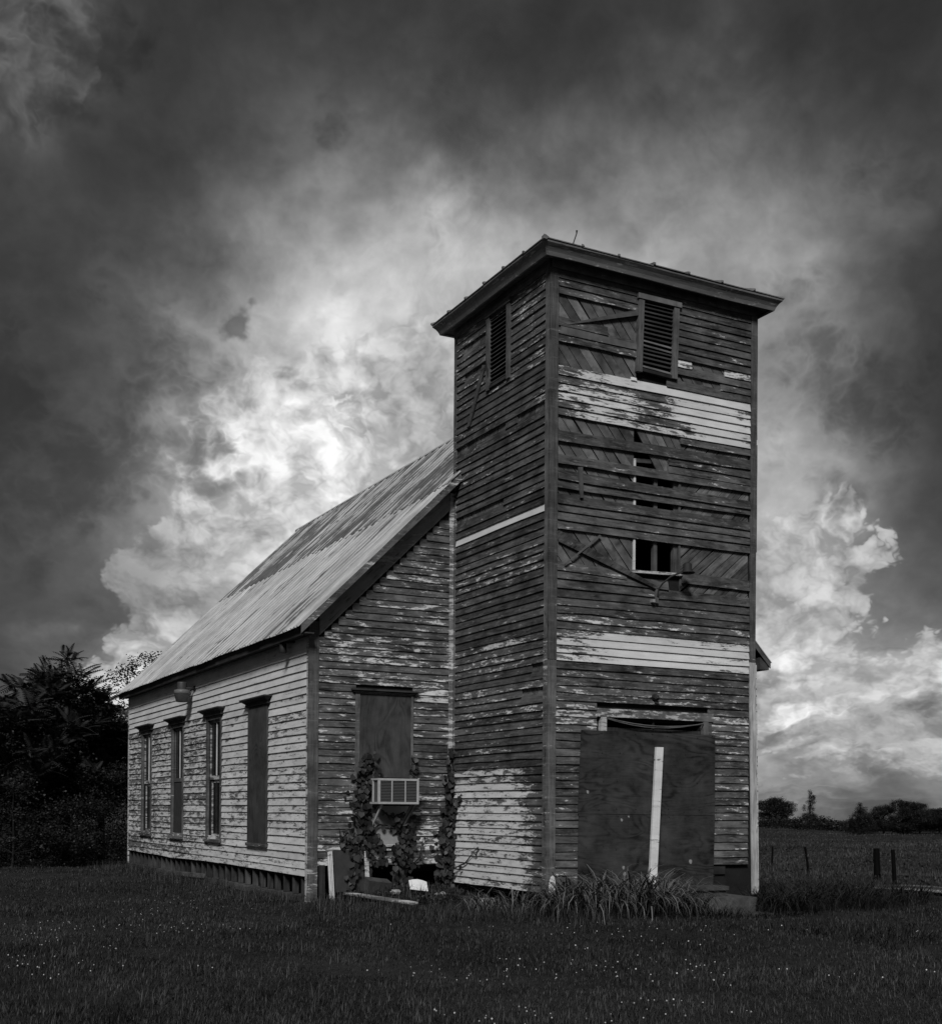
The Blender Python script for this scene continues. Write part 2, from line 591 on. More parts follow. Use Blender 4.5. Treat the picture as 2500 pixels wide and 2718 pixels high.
def tin_material():
    m, h, b = new_mat('streaked_roof_tin')
    pos = h.n('ShaderNodeNewGeometry').outputs['Position']
    x, y, z = h.sep(pos)
    s = h.m('MULTIPLY', h.m('ADD', x, z), 0.707)
    rust = h.n('ShaderNodeAttribute', attribute_name='paint').outputs['Fac']  # rust cover plus the painted shading of the ribs
    rnd = h.n('ShaderNodeObjectInfo').outputs['Random']
    streak = h.noise(h.xyz(h.m('MULTIPLY', y, 11.0), h.m('MULTIPLY', s, 0.85), 0.0), 1.0, 6, 0.66, 0.15)
    fine = h.noise(h.xyz(h.m('MULTIPLY', y, 45.0), h.m('MULTIPLY', s, 2.2), 3.0), 1.0, 4, 0.65)
    blot = h.noise(h.xyz(h.m('MULTIPLY', y, 0.9), h.m('MULTIPLY', s, 0.8), 7.0), 1.0, 5, 0.62)
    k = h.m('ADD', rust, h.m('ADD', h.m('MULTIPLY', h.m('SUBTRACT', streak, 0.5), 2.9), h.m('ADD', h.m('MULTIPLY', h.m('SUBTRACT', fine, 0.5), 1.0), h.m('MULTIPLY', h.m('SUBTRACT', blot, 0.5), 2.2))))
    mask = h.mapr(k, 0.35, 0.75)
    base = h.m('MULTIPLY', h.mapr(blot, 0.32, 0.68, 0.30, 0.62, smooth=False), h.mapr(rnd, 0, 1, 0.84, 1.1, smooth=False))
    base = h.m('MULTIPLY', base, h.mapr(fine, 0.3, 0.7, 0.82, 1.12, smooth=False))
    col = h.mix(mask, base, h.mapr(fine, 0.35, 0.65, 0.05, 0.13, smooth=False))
    h.put(b.inputs['Base Color'], grey(h, col))
    b.inputs['Roughness'].default_value = 0.6
    b.inputs['Specular IOR Level'].default_value = 0.3
    return m


M_TIN = tin_material()

# ------------------------------------------------------------------ ground
LANE_X0, LANE_X1 = 8.0, 9.75


def ground_z(x, y):
    x = np.asarray(x, float)
    y = np.asarray(y, float)
    z = -0.27 + 0.025 * np.sin(0.9 * x + 0.6 * y) * np.sin(0.55 * y - 0.7 * x + 1.0) + 0.018 * np.sin(2.3 * x + 1.0) * np.sin(2.0 * y)
    z = z + 0.17 * np.exp(-((x + 1.1) / 1.2) ** 2 - ((y - 2.5) / 0.75) ** 2)      # rubble heap below the gable
    z = z + 0.12 * np.exp(-((x - 0.7) / 1.2) ** 2 - ((y + 0.7) / 0.7) ** 2)       # root mound of the tall grass
    z = z - 0.16 * np.exp(-((x - 1.95 - 0.1 * (y + 4)) / 0.45) ** 2) * (1 / (1 + np.exp((y + 3.0) * 3)))   # shallow ditch
    r = np.hypot(x - 2, y - 2)
    far = np.clip((r - 22) / 60, 0, 1)
    z = z + far * (0.35 * np.sin(x * 0.07 + 1.3) * np.sin(y * 0.06) + 0.15 * np.sin(x * 0.19) * np.sin(y * 0.23 + 2))
    z = z - 0.0128 * np.clip(r - 70, 0, None)
    return z


def ground_material():
    m, h, b = new_mat('dark_turf_soil')
    pos = h.n('ShaderNodeNewGeometry').outputs['Position']
    n1 = h.noise(pos, 0.6, 5, 0.6)
    n2 = h.noise(pos, 9.0, 6, 0.7)
    n3 = h.noise(pos, 60.0, 3, 0.7)
    s = h.m('ADD', h.m('MULTIPLY', n1, 0.4), h.m('ADD', h.m('MULTIPLY', n2, 0.35), h.m('MULTIPLY', n3, 0.25)))
    h.put(b.inputs['Base Color'], grey(h, h.mapr(s, 0.35, 0.65, 0.012, 0.045, smooth=False)))
    b.inputs['Roughness'].default_value = 1.0
    b.inputs['Specular IOR Level'].default_value = 0.05
    bp = h.n('ShaderNodeBump')
    bp.inputs['Distance'].default_value = 0.03
    h.put(bp.inputs['Height'], s)
    h.t.links.new(bp.outputs[0], b.inputs['Normal'])
    return m


M_GROUND = ground_material()


def axis_pts():
    near = np.arange(-26, 40.01, 0.4)
    g = [near]
    v, st = 40.0, 0.6
    while v < 2500:
        st *= 1.22
        v += st
        g.append([v])
    v, st = -26.0, 0.6
    lo = []
    while v > -2500:
        st *= 1.22
        v -= st
        lo.append(v)
    return np.concatenate([lo[::-1]] + g)


ax_ = axis_pts()
gx, gy = np.meshgrid(ax_, ax_, indexing='ij')
n_ = len(ax_)
gv = np.stack([gx, gy, ground_z(gx, gy)], -1).reshape(-1, 3)
ii, jj = np.meshgrid(np.arange(n_ - 1), np.arange(n_ - 1), indexing='ij')
q0 = (ii * n_ + jj).ravel()
gf = np.stack([q0, q0 + n_, q0 + n_ + 1, q0 + 1], 1)
g_o = fast_mesh('ground', gv, gf, M_GROUND, kind='structure')
g_o.data.polygons.foreach_set('use_smooth', [True] * len(g_o.data.polygons))

# gravel lane: two pale wheel tracks with a dark strip of weeds between
lane_m, lh, lb = new_mat('gravel_lane')
lp = lh.n('ShaderNodeNewGeometry').outputs['Position']
lx, ly, lz = lh.sep(lp)
gn = lh.noise(lp, 38.0, 5, 0.75)
gw = lh.m('MULTIPLY', lh.m('SUBTRACT', lh.noise(lp, 1.6, 4, 0.6), 0.5), 0.35)
lxx = lh.m('ADD', lx, gw)


def lane_track(c, w):
    q = lh.m('DIVIDE', lh.m('SUBTRACT', lxx, c), w)
    return lh.m('EXPONENT', lh.m('MULTIPLY', lh.m('MULTIPLY', q, q), -1.0))


tr = lh.m('ADD', lane_track(LANE_X0 + 0.22, 0.20), lh.m('MULTIPLY', lane_track(LANE_X1 - 0.28, 0.22), 0.6))
lc = lh.mix(lh.m('MULTIPLY', tr, lh.mapr(gn, 0.35, 0.6, 0.35, 1.0), clamp=True), 0.025, lh.mapr(gn, 0.35, 0.65, 0.22, 0.55))
lh.put(lb.inputs['Base Color'], grey(lh, lc))
lb.inputs['Roughness'].default_value = 0.95
lyv = np.arange(-30, 2.51, 0.5)
lv, lf = [], []
for i, yy in enumerate(lyv):
    for j, xx in enumerate(np.linspace(LANE_X0, LANE_X1, 6)):
        lv.append((xx + 0.1 * math.sin(yy * 0.5), yy, float(ground_z(xx, yy)) + 0.06 + (0.02 if j in (2, 3) else 0)))
for i in range(len(lyv) - 1):
    for j in range(5):
        a = i * 6 + j
        lf.append((a, a + 1, a + 7, a + 6))
lane = fast_mesh('gravel_lane', lv, lf, lane_m, kind='structure')

# ------------------------------------------------------------------ the church
TW, TD, NA, NL_LEN = 3.70, 2.957, 2.458, 12.558        # tower width, depth; nave overhang; nave length
N_END = TD + NL_LEN
T_TOP = 8.83
SLOPE = (6.584 - 3.92) / 2.71
EAVE_Z, EAVE_X = 3.93, -2.71
RIDGE_X = TW / 2
RIDGE_Z = EAVE_Z + SLOPE * (RIDGE_X - EAVE_X)

church = thing('church_building', 'derelict clapboard church with square front tower and streaked tin roof', 'church')


def face_pt(face, a, z, out):
    if face == 'front':
        return (a, -out, z)
    if face == 'side':
        return (-out, a, z)
    if face == 'gable':
        return (a, TD - out, z)
    return (-NA - out, a, z)          # nave side


FLIP = {'front': False, 'gable': False, 'side': True, 'nave': True}
FDIR = {'front': (1, 0, 0), 'gable': (1, 0, 0), 'side': (0, 1, 0), 'nave': (0, 1, 0)}

# walls: solid shells with real openings
tw = MB()


def wall_with_holes(mb, face, a0, a1, z0, z1, holes, o0, o1):
    """panels of thickness (o0..o1 along the outward normal) round rectangular holes (a0,a1,z0,z1), sorted along a"""
    xs = a0
    for (h0, h1, hz0, hz1) in sorted(holes):
        seg(mb, face, xs, h0, z0, z1, o0, o1)
        seg(mb, face, h0, h1, z0, hz0, o0, o1)
        seg(mb, face, h0, h1, hz1, z1, o0, o1)
        xs = h1
    seg(mb, face, xs, a1, z0, z1, o0, o1)


def seg(mb, face, a0, a1, z0, z1, o0, o1):
    if a1 - a0 < 1e-4 or z1 - z0 < 1e-4:
        return
    p = np.array(face_pt(face, a0, z0, o0))
    mb.obox(p, np.array(face_pt(face, a1, z0, o0)) - p, np.array(face_pt(face, a0, z0, o1)) - p, (0, 0, z1 - z0))


wall_with_holes(tw, 'front', 0.0, TW, 2.50, 4.60, [], -0.13, -0.032)
wall_with_holes(tw, 'front', 0.0, TW, -0.2, 2.50, [(0.98, 2.68, -0.2, 2.50)], -0.13, -0.032)
wall_with_holes(tw, 'front', 0.0, TW, 4.60, 8.95, [(1.44, 2.26, 4.72, 6.72)], -0.13, -0.032)
wall_with_holes(tw, 'side', 0.0, TD, -0.05, 8.95, [(1.22, 1.72, 7.68, 8.74)], -0.13, -0.032)
tw.box(TW - 0.13, TW, 0.135, TD, -0.2, 8.95)
tw.box(0.135, TW - 0.135, TD - 0.13, TD - 0.03, -0.2, 8.95)
tw.box(0.13, TW - 0.13, 0.13, TD - 0.13, 3.3, 3.4)
tw.box(0.13, TW - 0.13, 0.13, TD - 0.13, 7.2, 7.3)
tower_wall = tw.build('tower_wall', M_INTERIOR, church)

nw = MB()
WIN_Y = [5.36, 8.07, 10.80, 13.58]
WZ0, WZ1, WHW = 0.62, 2.86, 0.42
wall_with_holes(nw, 'nave', TD, N_END, 0.12, 3.92, [(y - WHW, y + WHW, WZ0, WZ1) for y in WIN_Y], -0.14, -0.012)
# gable front left of the tower, as a solid following the rake, and the rest of the shell
zc = EAVE_Z + SLOPE * (-NA - EAVE_X) - 0.05
zt = EAVE_Z + SLOPE * (0 - EAVE_X) - 0.05
nw.prism([(-NA + 0.14, TD + 0.012, 0.28), (0.0, TD + 0.012, 0.28), (0.0, TD + 0.012, zt), (-NA + 0.14, TD + 0.012, zc + 0.13)], (0, 0.12, 0))
nw.box(TW, TW + NA, TD + 0.012, TD + 0.13, 0.0, 3.9)
nw.prism([(TW, TD + 0.012, 3.9), (TW + NA, TD + 0.012, 3.9), (TW, TD + 0.012, zt)], (0, 0.12, 0))
nw.box(TW + NA - 0.14, TW + NA, TD + 0.14, N_END, 0.0, 3.9)
nw.prism([(-NA + 0.14, N_END - 0.13, 0.0), (TW + NA - 0.14, N_END - 0.13, 0.0), (TW + NA - 0.14, N_END - 0.13, 3.9), (RIDGE_X, N_END - 0.13, RIDGE_Z - 0.1), (-NA + 0.14, N_END - 0.13, 3.9)], (0, 0.12, 0))
nw.box(-NA + 0.14, TW + NA - 0.14, TD + 0.14, N_END - 0.14, 0.20, 0.30)     # floor
nave_wall = nw.build('nave_wall', M_INTERIOR, church)

# ---------------- clapboards
N_CLAP = [0]
spill = MB()


def clap(face, a0, a1, z0, z1, paint, parent, seg_len=0.62, jag=0.004, t=0.030, tilt=(0, 0), out0=0.0, mat=None, name='clapboard', label=None, extra=0.0):
    """one board: bevel cross-section, lower edge proud, slightly uneven lower edge, paint cover per vertex"""
    n = max(2, min(7, int(round((a1 - a0) / seg_len))))
    warp_ = random.uniform(-0.006, 0.006)
    V, Pn, Fq = [], [], []
    t = t + random.uniform(-0.004, 0.004) + extra
    for i in range(n + 1):
        f = i / n
        a = a0 + (a1 - a0) * f
        dz = tilt[0] * (1 - f) + tilt[1] * f + warp_ * math.sin(math.pi * f) + random.uniform(-jag, jag) * 0.7
        zl = z0 + dz + random.uniform(-jag, jag)
        zu = z1 + 0.022 + dz
        p0 = paint(a, 0.5 * (z0 + z1)) if callable(paint) else paint
        V += [face_pt(face, a, zl, out0), face_pt(face, a, zl, out0 + t), face_pt(face, a, zu, out0 + 0.006 + extra), face_pt(face, a, zu, out0)]
        Pn += [p0 + 0.10, p0 + 0.15, p0 - 0.03, p0]  # lower edge keeps more paint, and its bright highlight is painted in too
    for i in range(n):
        b = i * 4
        for k in range(4):
            q = (b + k, b + (k + 1) % 4, b + 4 + (k + 1) % 4, b + 4 + k)
            Fq.append(q if not FLIP[face] else q[::-1])
    e0 = (3, 2, 1, 0)
    e1 = tuple(n * 4 + k for k in range(4))
    Fq += [e0, e1]
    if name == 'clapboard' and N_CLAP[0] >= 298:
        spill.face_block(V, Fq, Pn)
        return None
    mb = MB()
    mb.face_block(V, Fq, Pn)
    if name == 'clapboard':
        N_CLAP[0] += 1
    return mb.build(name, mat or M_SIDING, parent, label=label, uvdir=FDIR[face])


def board_noise():
    return random.gauss(0, 0.075)


def paint_front(a, z):
    if 6.74 < z < 7.52:
        if z > 7.40 and a > 1.35:
            return 0.98
        if a < 0.62:
            p = 0.30 if z > 7.1 else 0.12
        elif a < 1.42:
            p = 0.62
        elif a < 2.02:
            p = 0.22 if z > 6.9 else 0.42
        elif a > 3.15:
            p = 0.62
        else:
            p = 1.0
        if z < 7.02 and 1.4 < a < 2.7:
            p = min(p, 0.46)
        return p - 0.06
    if 3.34 < z < 3.78:
        return 0.50 if a < 1.25 else (0.92 if a < 2.9 else 0.62)
    if 3.78 <= z < 4.02:
        return 0.22
    if z >= 4.02:
        return 0.02
    if 2.5 < z < 3.0:
        return 0.24
    if z < 2.4:
        return 0.10 if a < 0.6 else 0.17
    return 0.12


def paint_side(a, z):
    if z < 1.82:
        p = 0.62 if a > 0.75 else 0.50 if a > 0.45 else 0.05
        if z > 1.3:
            p -= 0.10
        return p
    if 5.40 < z < 5.53:
        return 1.15
    if z > 7.55:
        return 0.19 if a < 1.1 else 0.15
    if 1.82 <= z < 3.1:
        return 0.14 if a > 1.0 else 0.07
    if z < 5.4:
        return 0.09 if a > 0.7 else 0.03
    return 0.05


def paint_gable(a, z):
    p = 0.17
    if z < 1.2:
        p = 0.33
    if a > -0.6:
        p += 0.05
    if 2.9 < z < 3.15 and a > -0.7:
        p = 0.55
    if 3.5 < z < 4.4:
        p += 0.04
    return p


def paint_nave(a, z):
    if z > 3.25:
        return 0.93
    if z > 2.95:
        return 0.80
    p = 0.66 - 0.012 * (a - 4)
    if a > 8.5 and z < 2.9:
        p -= 0.13
    if 6.2 < a < 7.4 and z < 1.6:
        p -= 0.05
    return p


def bp(fn):
    d = board_noise()
    return lambda a, z: fn(a, z) + d


PITCH_T = 0.1125
FL, FR_ = 0.118, 3.582          # between the corner boards of the front

# tower front, from the frieze down.  (lower edge, pieces (a0,a1) of each row)
rows = []
zz = 8.83
for k, pieces in enumerate([
    [(FL, FR_)],
    [(FL, 1.47), (2.20, FR_)],
    [(FL, 1.47), (2.20, FR_)],
    [(2.20, FR_)],
    [(2.20, FR_)],
    [(2.20, FR_)],
    [(0.118, 0.95), (2.20, FR_)],
    [(FL, 1.45), (2.18, FR_)],
    [(2.17, 2.47), (3.12, FR_)] if False else [(FL, 1.45), (2.17, 2.46), (3.08, FR_)],
    [(2.16, FR_)],
    [(3.0, FR_)],
    [(2.0, FR_), ],
]):
    z1 = 8.83 - PITCH_T * k
    for (a0, a1) in pieces:
        rows.append((z1 - PITCH_T, z1, a0, a1))
for (z0, z1, a0, a1) in rows:
    pf = bp(paint_front)
    if abs(z0 - (8.83 - PITCH_T * 9)) < 1e-3 and a0 > 2:
        clap('front', a0, a1, z0, z1, 0.58, tower_wall, jag=0.004)
    else:
        clap('front', a0, a1, z0, z1, pf, tower_wall, jag=0.004)
# the white band: six boards
for k in range(6):
    z1 = 7.466 - 0.1143 * k
    clap('front', FL, FR_, z1 - 0.1143, z1, bp(paint_front), tower_wall)
clap('front', 1.36, 1.46, 7.466, 7.50, 0.9, tower_wall)
# stray boards still nailed across the old window
clap('front', 2.26, FR_, 6.66, 6.775, 0.04, tower_wall, jag=0.008)
for (a0, a1, z0, z1, tl, ex, p) in [
    (FL, FR_, 6.42, 6.55, (-0.01, 0.03), 0.012, 0.04),
    (2.04, FR_, 6.325, 6.44, (0, 0), 0.0, 0.04),
    (2.03, FR_, 6.21, 6.325, (0, 0), 0.004, 0.04),
    (FL, FR_, 6.09, 6.205, (-0.003, 0.012), 0.012, 0.08),
    (FL, FR_, 5.87, 5.985, (0.0, -0.03), 0.014, 0.10),
    (FL, FR_, 5.752, 5.862, (-0.006, 0.006), 0.006, 0.02),
    (FL, FR_, 5.534, 5.646, (0.0, -0.02), 0.012, 0.12),
    (FL, FR_, 5.414, 5.528, (0, 0), 0.003, 0.03),
    (FL, FR_, 5.294, 5.410, (0, 0.006), 0.003, 0.03),
    (FL, FR_, 5.174, 5.290, (0, 0), 0.003, 0.03),
    (FL, 1.30, 4.583, 4.69, (0.0, -0.03), 0.002, 0.12),
    (2.30, FR_, 4.583, 4.725, (0.01, 0.0), 0.006, 0.02),
    (FL, 2.05, 4.462, 4.575, (0.01, 0.0), 0.002, 0.05),
    (FL, 1.80, 4.338, 4.452, (0.004, 0.0), 0.002, 0.05),
    (1.83, FR_, 4.338, 4.452, (-0.01, 0.01), 0.002, 0.02),
    (FL, FR_, 4.214, 4.334, (0.0, 0.01), 0.0, -0.1),
]:
    clap('front', a0, a1, z0, z1, p, tower_wall, tilt=tl, extra=ex, jag=0.005)
# regular boards down to the ground, cut round the door frame
z1 = 4.214
k = 0
while z1 > -0.06:
    z0 = z1 - PITCH_T
    pf = bp(paint_front)
    rot = 0.010 if 3.95 < z1 < 4.2 or 2.9 < z1 < 3.3 else 0.003
    if z0 > 2.66:
        clap('front', FL, FR_, z0, z1, pf, tower_wall, jag=rot)
    else:
        clap('front', FL, 0.80 if z0 > 1.2 else 0.86, z0, z1, pf, tower_wall)
        if z0 > 0.30:
            clap('front', 2.80, FR_, z0, z1, pf, tower_wall)
    z1 = z0
    k += 1

# tower left side
SL, SR = 0.104, 2.862
z1 = 8.80
k = 0
while z1 > 0.06:
    z0 = z1 - PITCH_T
    zm = 0.5 * (z0 + z1)
    pieces = [(SL, SR)]
    if 7.64 < zm < 8.72:
        pieces = [(SL, 1.10), (1.84, SR)]
        if 8.44 < zm < 8.55:
            pieces = [(SL, 1.10), (2.66, SR)]
        elif 8.03 < zm < 8.15:
            pieces = [(SL, 1.10), (2.60, SR)]
    elif 6.86 < zm < 6.97:
        pieces = [(0.9, 1.25)]
    elif 5.80 < zm < 5.91:
        pieces = [(SL, 1.30)]
    elif 3.18 < zm < 3.30:
        pieces = [(0.43, SR)]
    elif 2.82 < zm < 2.94:
        pieces = [(0.72, SR)]
    for (a0, a1) in pieces:
        clap('side', a0, a1, z0, z1, bp(paint_side), tower_wall, jag=0.010 if (abs(zm - 2.99) < 0.08 or 1.95 < zm < 2.2) else 0.004)
    z1 = z0
    k += 1

# gable wall left of the tower
GL, GR = -2.312, -0.105
z1 = 0.32
boards_g = []
while z1 < 6.2:
    z0, z1 = z1, z1 + 0.1125
    xr = EAVE_X + (z0 + 0.30 - EAVE_Z + 0.30) / SLOPE if z0 > 3.2 else -9      # where the rake frieze covers the board end
    a0 = max(GL, xr)
    if a0 > GR - 0.12:
        break
    if 0.60 < z0 < 3.02:
        boards_g.append((a0, -1.70, z0, z1))
        boards_g.append((-0.73, GR, z0, z1))
    else:
        boards_g.append((a0, GR, z0, z1))
for (a0, a1, z0, z1) in boards_g:
    clap('gable', a0, a1, z0, z1, bp(paint_gable), nave_wall)

# nave side: rows broken by four windows and by butt joints
rows_n = []
z1 = 0.15
while z1 < 3.62:
    z0, z1 = z1, z1 + 0.122
    cuts = [TD + 0.07]
    if WZ0 - 0.10 < z0 and z0 < 2.92:
        for y in WIN_Y:
            rows_n.append((cuts[-1], y - 0.52, z0, z1))
            cuts.append(y + 0.52)
        rows_n.append((cuts[-1], N_END - 0.08, z0, z1))
    else:
        j1 = TD + random.uniform(3.2, 5.2)
        j2 = j1 + random.uniform(3.4, 4.6)
        rows_n += [(TD + 0.07, j1 - 0.004, z0, z1), (j1, j2 - 0.004, z0, z1), (j2, N_END - 0.08, z0, z1)]
rows_n.sort(key=lambda r: r[0])
for (a0, a1, z0, z1) in rows_n:
    lowy = z0 < 0.2
    clap('nave', a0, a1, z0, z1, bp(paint_nave), nave_wall, mat=M_SIDING_PALE, seg_len=0.8, tilt=(0.02 * math.sin(a0), 0.02 * math.sin(a1)) if lowy else (0, 0))
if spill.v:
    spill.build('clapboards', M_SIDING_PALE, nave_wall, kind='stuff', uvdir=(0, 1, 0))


# ---------------- diagonal sheathing showing through
def clip(poly, p0, n0):
    out = []
    for i in range(len(poly)):
        a, b = poly[i], poly[(i + 1) % len(poly)]
        da, db = np.dot(a - p0, n0), np.dot(b - p0, n0)
        if da >= 0:
            out.append(a)
        if da * db < 0:
            out.append(a + (b - a) * da / (da - db))
    return out


def sheathing(face, a0, a1, z0, z1, ang, width=0.145, holes=()):
    """parallel diagonal boards clipped to a rectangle; each its own object, with gaps and uneven depth"""
    d = np.array([math.cos(ang), math.sin(ang)])
    nrm = np.array([-d[1], d[0]])
    corners = [np.array(c, float) for c in ((a0, z0), (a1, z0), (a1, z1), (a0, z1))]
    s = [c @ nrm for c in corners]
    off = (hash((round(ang, 2), face)) % 7) * 0.001
    k = math.floor(min(s) / width)
    while k * width < max(s):
        lo, hi = k * width + random.uniform(0.002, 0.007), (k + 1) * width - random.uniform(0.002, 0.012)
        k += 1
        poly = [c.copy() for c in corners]
        wob = random.uniform(-0.02, 0.02)
        n2 = nrm + d * wob
        mid_ = d * ((corners[0] + corners[2]) * 0.5 @ d)
        poly = clip(poly, mid_ + nrm * lo, n2)
        if len(poly) < 3:
            continue
        poly = clip(poly, mid_ + nrm * hi, -n2)
        if len(poly) < 3:
            continue
        area = 0.5 * abs(sum(poly[i][0] * poly[(i + 1) % len(poly)][1] - poly[(i + 1) % len(poly)][0] * poly[i][1] for i in range(len(poly))))
        if area < 0.002:
            continue
        c = sum(poly) / len(poly)
        if any(h[0] < c[0] < h[1] and h[2] < c[1] < h[3] for h in holes):
            continue
        pr = random.uniform(-0.010, -0.002)
        pts = [np.array(face_pt(face, q[0], q[1], pr)) for q in poly]
        depth = np.array(face_pt(face, 0, 0, -0.030)) - np.array(face_pt(face, 0, 0, pr))
        mb = MB()
        mb.prism(pts, depth)
        mb.build('sheathing_board', M_SHEATH, tower_wall, uvdir=np.array(face_pt(face, d[0], d[1], 0)) - np.array(face_pt(face, 0, 0, 0)))


D1, D2 = math.radians(-50), math.radians(46)
sheathing('front', FL, 1.46, 7.44, 8.50, D1)
sheathing('front', 2.16, 3.56, 7.46, 7.95, D1)
sheathing('front', FL, 1.43, 5.62, 6.79, D1)
sheathing('front', 1.43, 2.30, 6.16, 6.79, math.radians(-56), 0.125, holes=[(1.43, 1.72, 6.1, 6.9), (1.9, 2.3, 6.15, 6.33)])
sheathing('front', 2.275, 3.57, 5.60, 6.72, D2)
sheathing('front', FL, 1.415, 4.55, 5.19, D1)
sheathing('front', 2.275, 3.57, 4.43, 5.19, math.radians(40), 0.13)
sheathing('side', 1.86, 2.86, 7.98, 8.58, math.radians(-62), 0.12)
sheathing('side', 0.11, 2.86, 6.82, 7.02, math.radians(-60), 0.12)
sheathing('side', 1.2, 2.86, 5.76, 5.94, math.radians(58), 0.12)
sheathing('side', 0.11, 0.75, 2.80, 3.32, math.radians(62), 0.12)


# ---------------- trim: corner boards, friezes, eaves
def trim(name, face, a0, a1, z0, z1, out, paint=0.1, mat=None, label=None, a0b=None, a1b=None, back=0.0, nseg=8):
    """upright or level flat board; a0b/a1b give the ends at the bottom when it leans"""
    mb = MB()
    V, Pn, Fq = [], [], []
    vert = (z1 - z0) > (a1 - a0)
    n = nseg if (vert or a1 - a0 > 1.0) else 2
    for i in range(n + 1):
        f = i / n
        if vert:
            z = z0 + (z1 - z0) * f
            l = a0 if a0b is None else a0b + (a0 - a0b) * f
            r = a1 if a1b is None else a1b + (a1 - a1b) * f
            q = [(l, z), (r, z)]
        else:
            a = a0 + (a1 - a0) * f
            q = [(a, z0), (a, z1)]
        j = random.uniform(-0.0025, 0.0025)
        pv = paint(f) if callable(paint) else paint
        V += [face_pt(face, *q[0], back), face_pt(face, *q[0], out + j), face_pt(face, *q[1], out + j), face_pt(face, *q[1], back)]
        Pn += [pv] * 4
    for i in range(n):
        b = i * 4
        for k in range(4):
            qd = (b + k, b + (k + 1) % 4, b + 4 + (k + 1) % 4, b + 4 + k)
            Fq.append(qd)
    Fq += [(3, 2, 1, 0), tuple(n * 4 + k for k in range(4))]
    mb.face_block(V, Fq, Pn)
    d = (0, 0, 1) if vert else FDIR[face]
    return mb.build(name, mat or M_TRIM, church, label=label, uvdir=d)


trim('corner_board', 'front', -0.026, 0.112, 3.32, 8.83, 0.030, 0.04)
trim('corner_board', 'front', -0.024, 0.112, -0.10, 3.312, 0.027, 0.13)
trim('corner_board', 'side', 0.003, 0.098, 3.62, 8.83, 0.026, 0.04)
trim('corner_board', 'side', 0.003, 0.098, -0.16, 3.612, 0.031, lambda f: 0.42 if f > 0.86 else 0.22)
trim('corner_board', 'side', 2.866, 2.962, 5.2, 8.83, 0.026, lambda f: 0.30 if f < 0.5 else 0.1)
trim('corner_board', 'side', 2.866, 2.950, -0.12, 5.19, 0.026, 0.30)
trim('corner_board', 'gable', -0.098, -0.028, -0.08, 6.30, 0.028, lambda f: 0.50 if f > 0.35 else 0.36)
trim('corner_board', 'front', 3.588, 3.704, 3.50, 8.83, 0.028, 0.03)
trim('corner_board', 'front', 3.588, 3.704, -0.08, 3.49, 0.034, 0.5, M_PALE_WOOD, label='pale raw grained corner board leaning out at its foot', a0b=3.672, a1b=3.780)
trim('corner_board', 'front', 3.708, 3.732, -0.06, 3.46, 0.022, 0.75, M_TRIM, a0b=3.785, a1b=3.806, back=-0.08)
trim('corner_board', 'front', 3.706, 3.724, 5.2, 6.86, 0.020, 0.05, M_TRIM, back=-0.11)
trim('corner_board', 'front', 3.706, 3.722, 6.94, 8.83, 0.018, 0.05, M_TRIM, back=-0.11)
trim('corner_board', 'gable', -2.484, -2.318, -0.24, 4.06, 0.030, lambda f: 0.30 if f < 0.15 else 0.06)
trim('corner_board', 'nave', 2.932, 3.022, -0.24, 3.90, 0.026, 0.62)
trim('corner_board', 'nave', N_END - 0.075, N_END + 0.03, -0.2, 3.90, 0.026, 0.66)
trim('frieze_board', 'front', 0.0, 3.704, 8.835, 8.955, 0.034, 0.06)
trim('frieze_board', 'side', 0.004, 2.957, 8.805, 8.955, 0.032, 0.05)
trim('frieze_board', 'nave', 3.026, N_END - 0.08, 3.652, 3.925, 0.020, 0.92)

# tower eave: soffit, crown moulding and low tin roof, all round
OV = 0.30


def ring(mb, prof, paint=0.06):
    """mitred profile (outset, z) run round the tower plan"""
    pl = [(0, 0, -1, -1), (TW, 0, 1, -1), (TW, TD, 1, 1), (0, TD, -1, 1)]
    b = len(mb.v)
    nseg = 10
    cols = []
    for e in range(4):
        c0, c1 = pl[e], pl[(e + 1) % 4]
        for i in range(nseg):
            f = i / nseg
            cols.append([(c0[0] + c0[2] * o + (c1[0] + c1[2] * o - c0[0] - c0[2] * o) * f,
                          c0[1] + c0[3] * o + (c1[1] + c1[3] * o - c0[1] - c0[3] * o) * f,
                          z + 0.006 * math.sin(7 * f + e) + random.uniform(-0.003, 0.003)) for (o, z) in prof])
    m_ = len(prof)
    for c in cols:
        mb.v.extend(c)
        mb.p.extend([paint] * m_)
    nc = len(cols)
    for i in range(nc):
        for k in range(m_ - 1):
            mb.f.append((b + i * m_ + k, b + i * m_ + k + 1, b + ((i + 1) % nc) * m_ + k + 1, b + ((i + 1) % nc) * m_ + k))


sf = MB()
ring(sf, [(0.030, 8.955), (0.175, 8.925), (0.180, 8.945), (0.03, 8.99)])
sf.build('soffit', M_BARE, church, uvdir=(1, 0, 0))
cm = MB()
ring(cm, [(0.150, 8.918), (0.195, 8.905), (0.215, 8.955), (0.245, 9.005), (0.285, 9.045), (0.290, 9.065), (0.12, 9.068)], 0.26)
cm.build('crown_molding', M_FRIEZE, church, uvdir=(1, 0, 0))

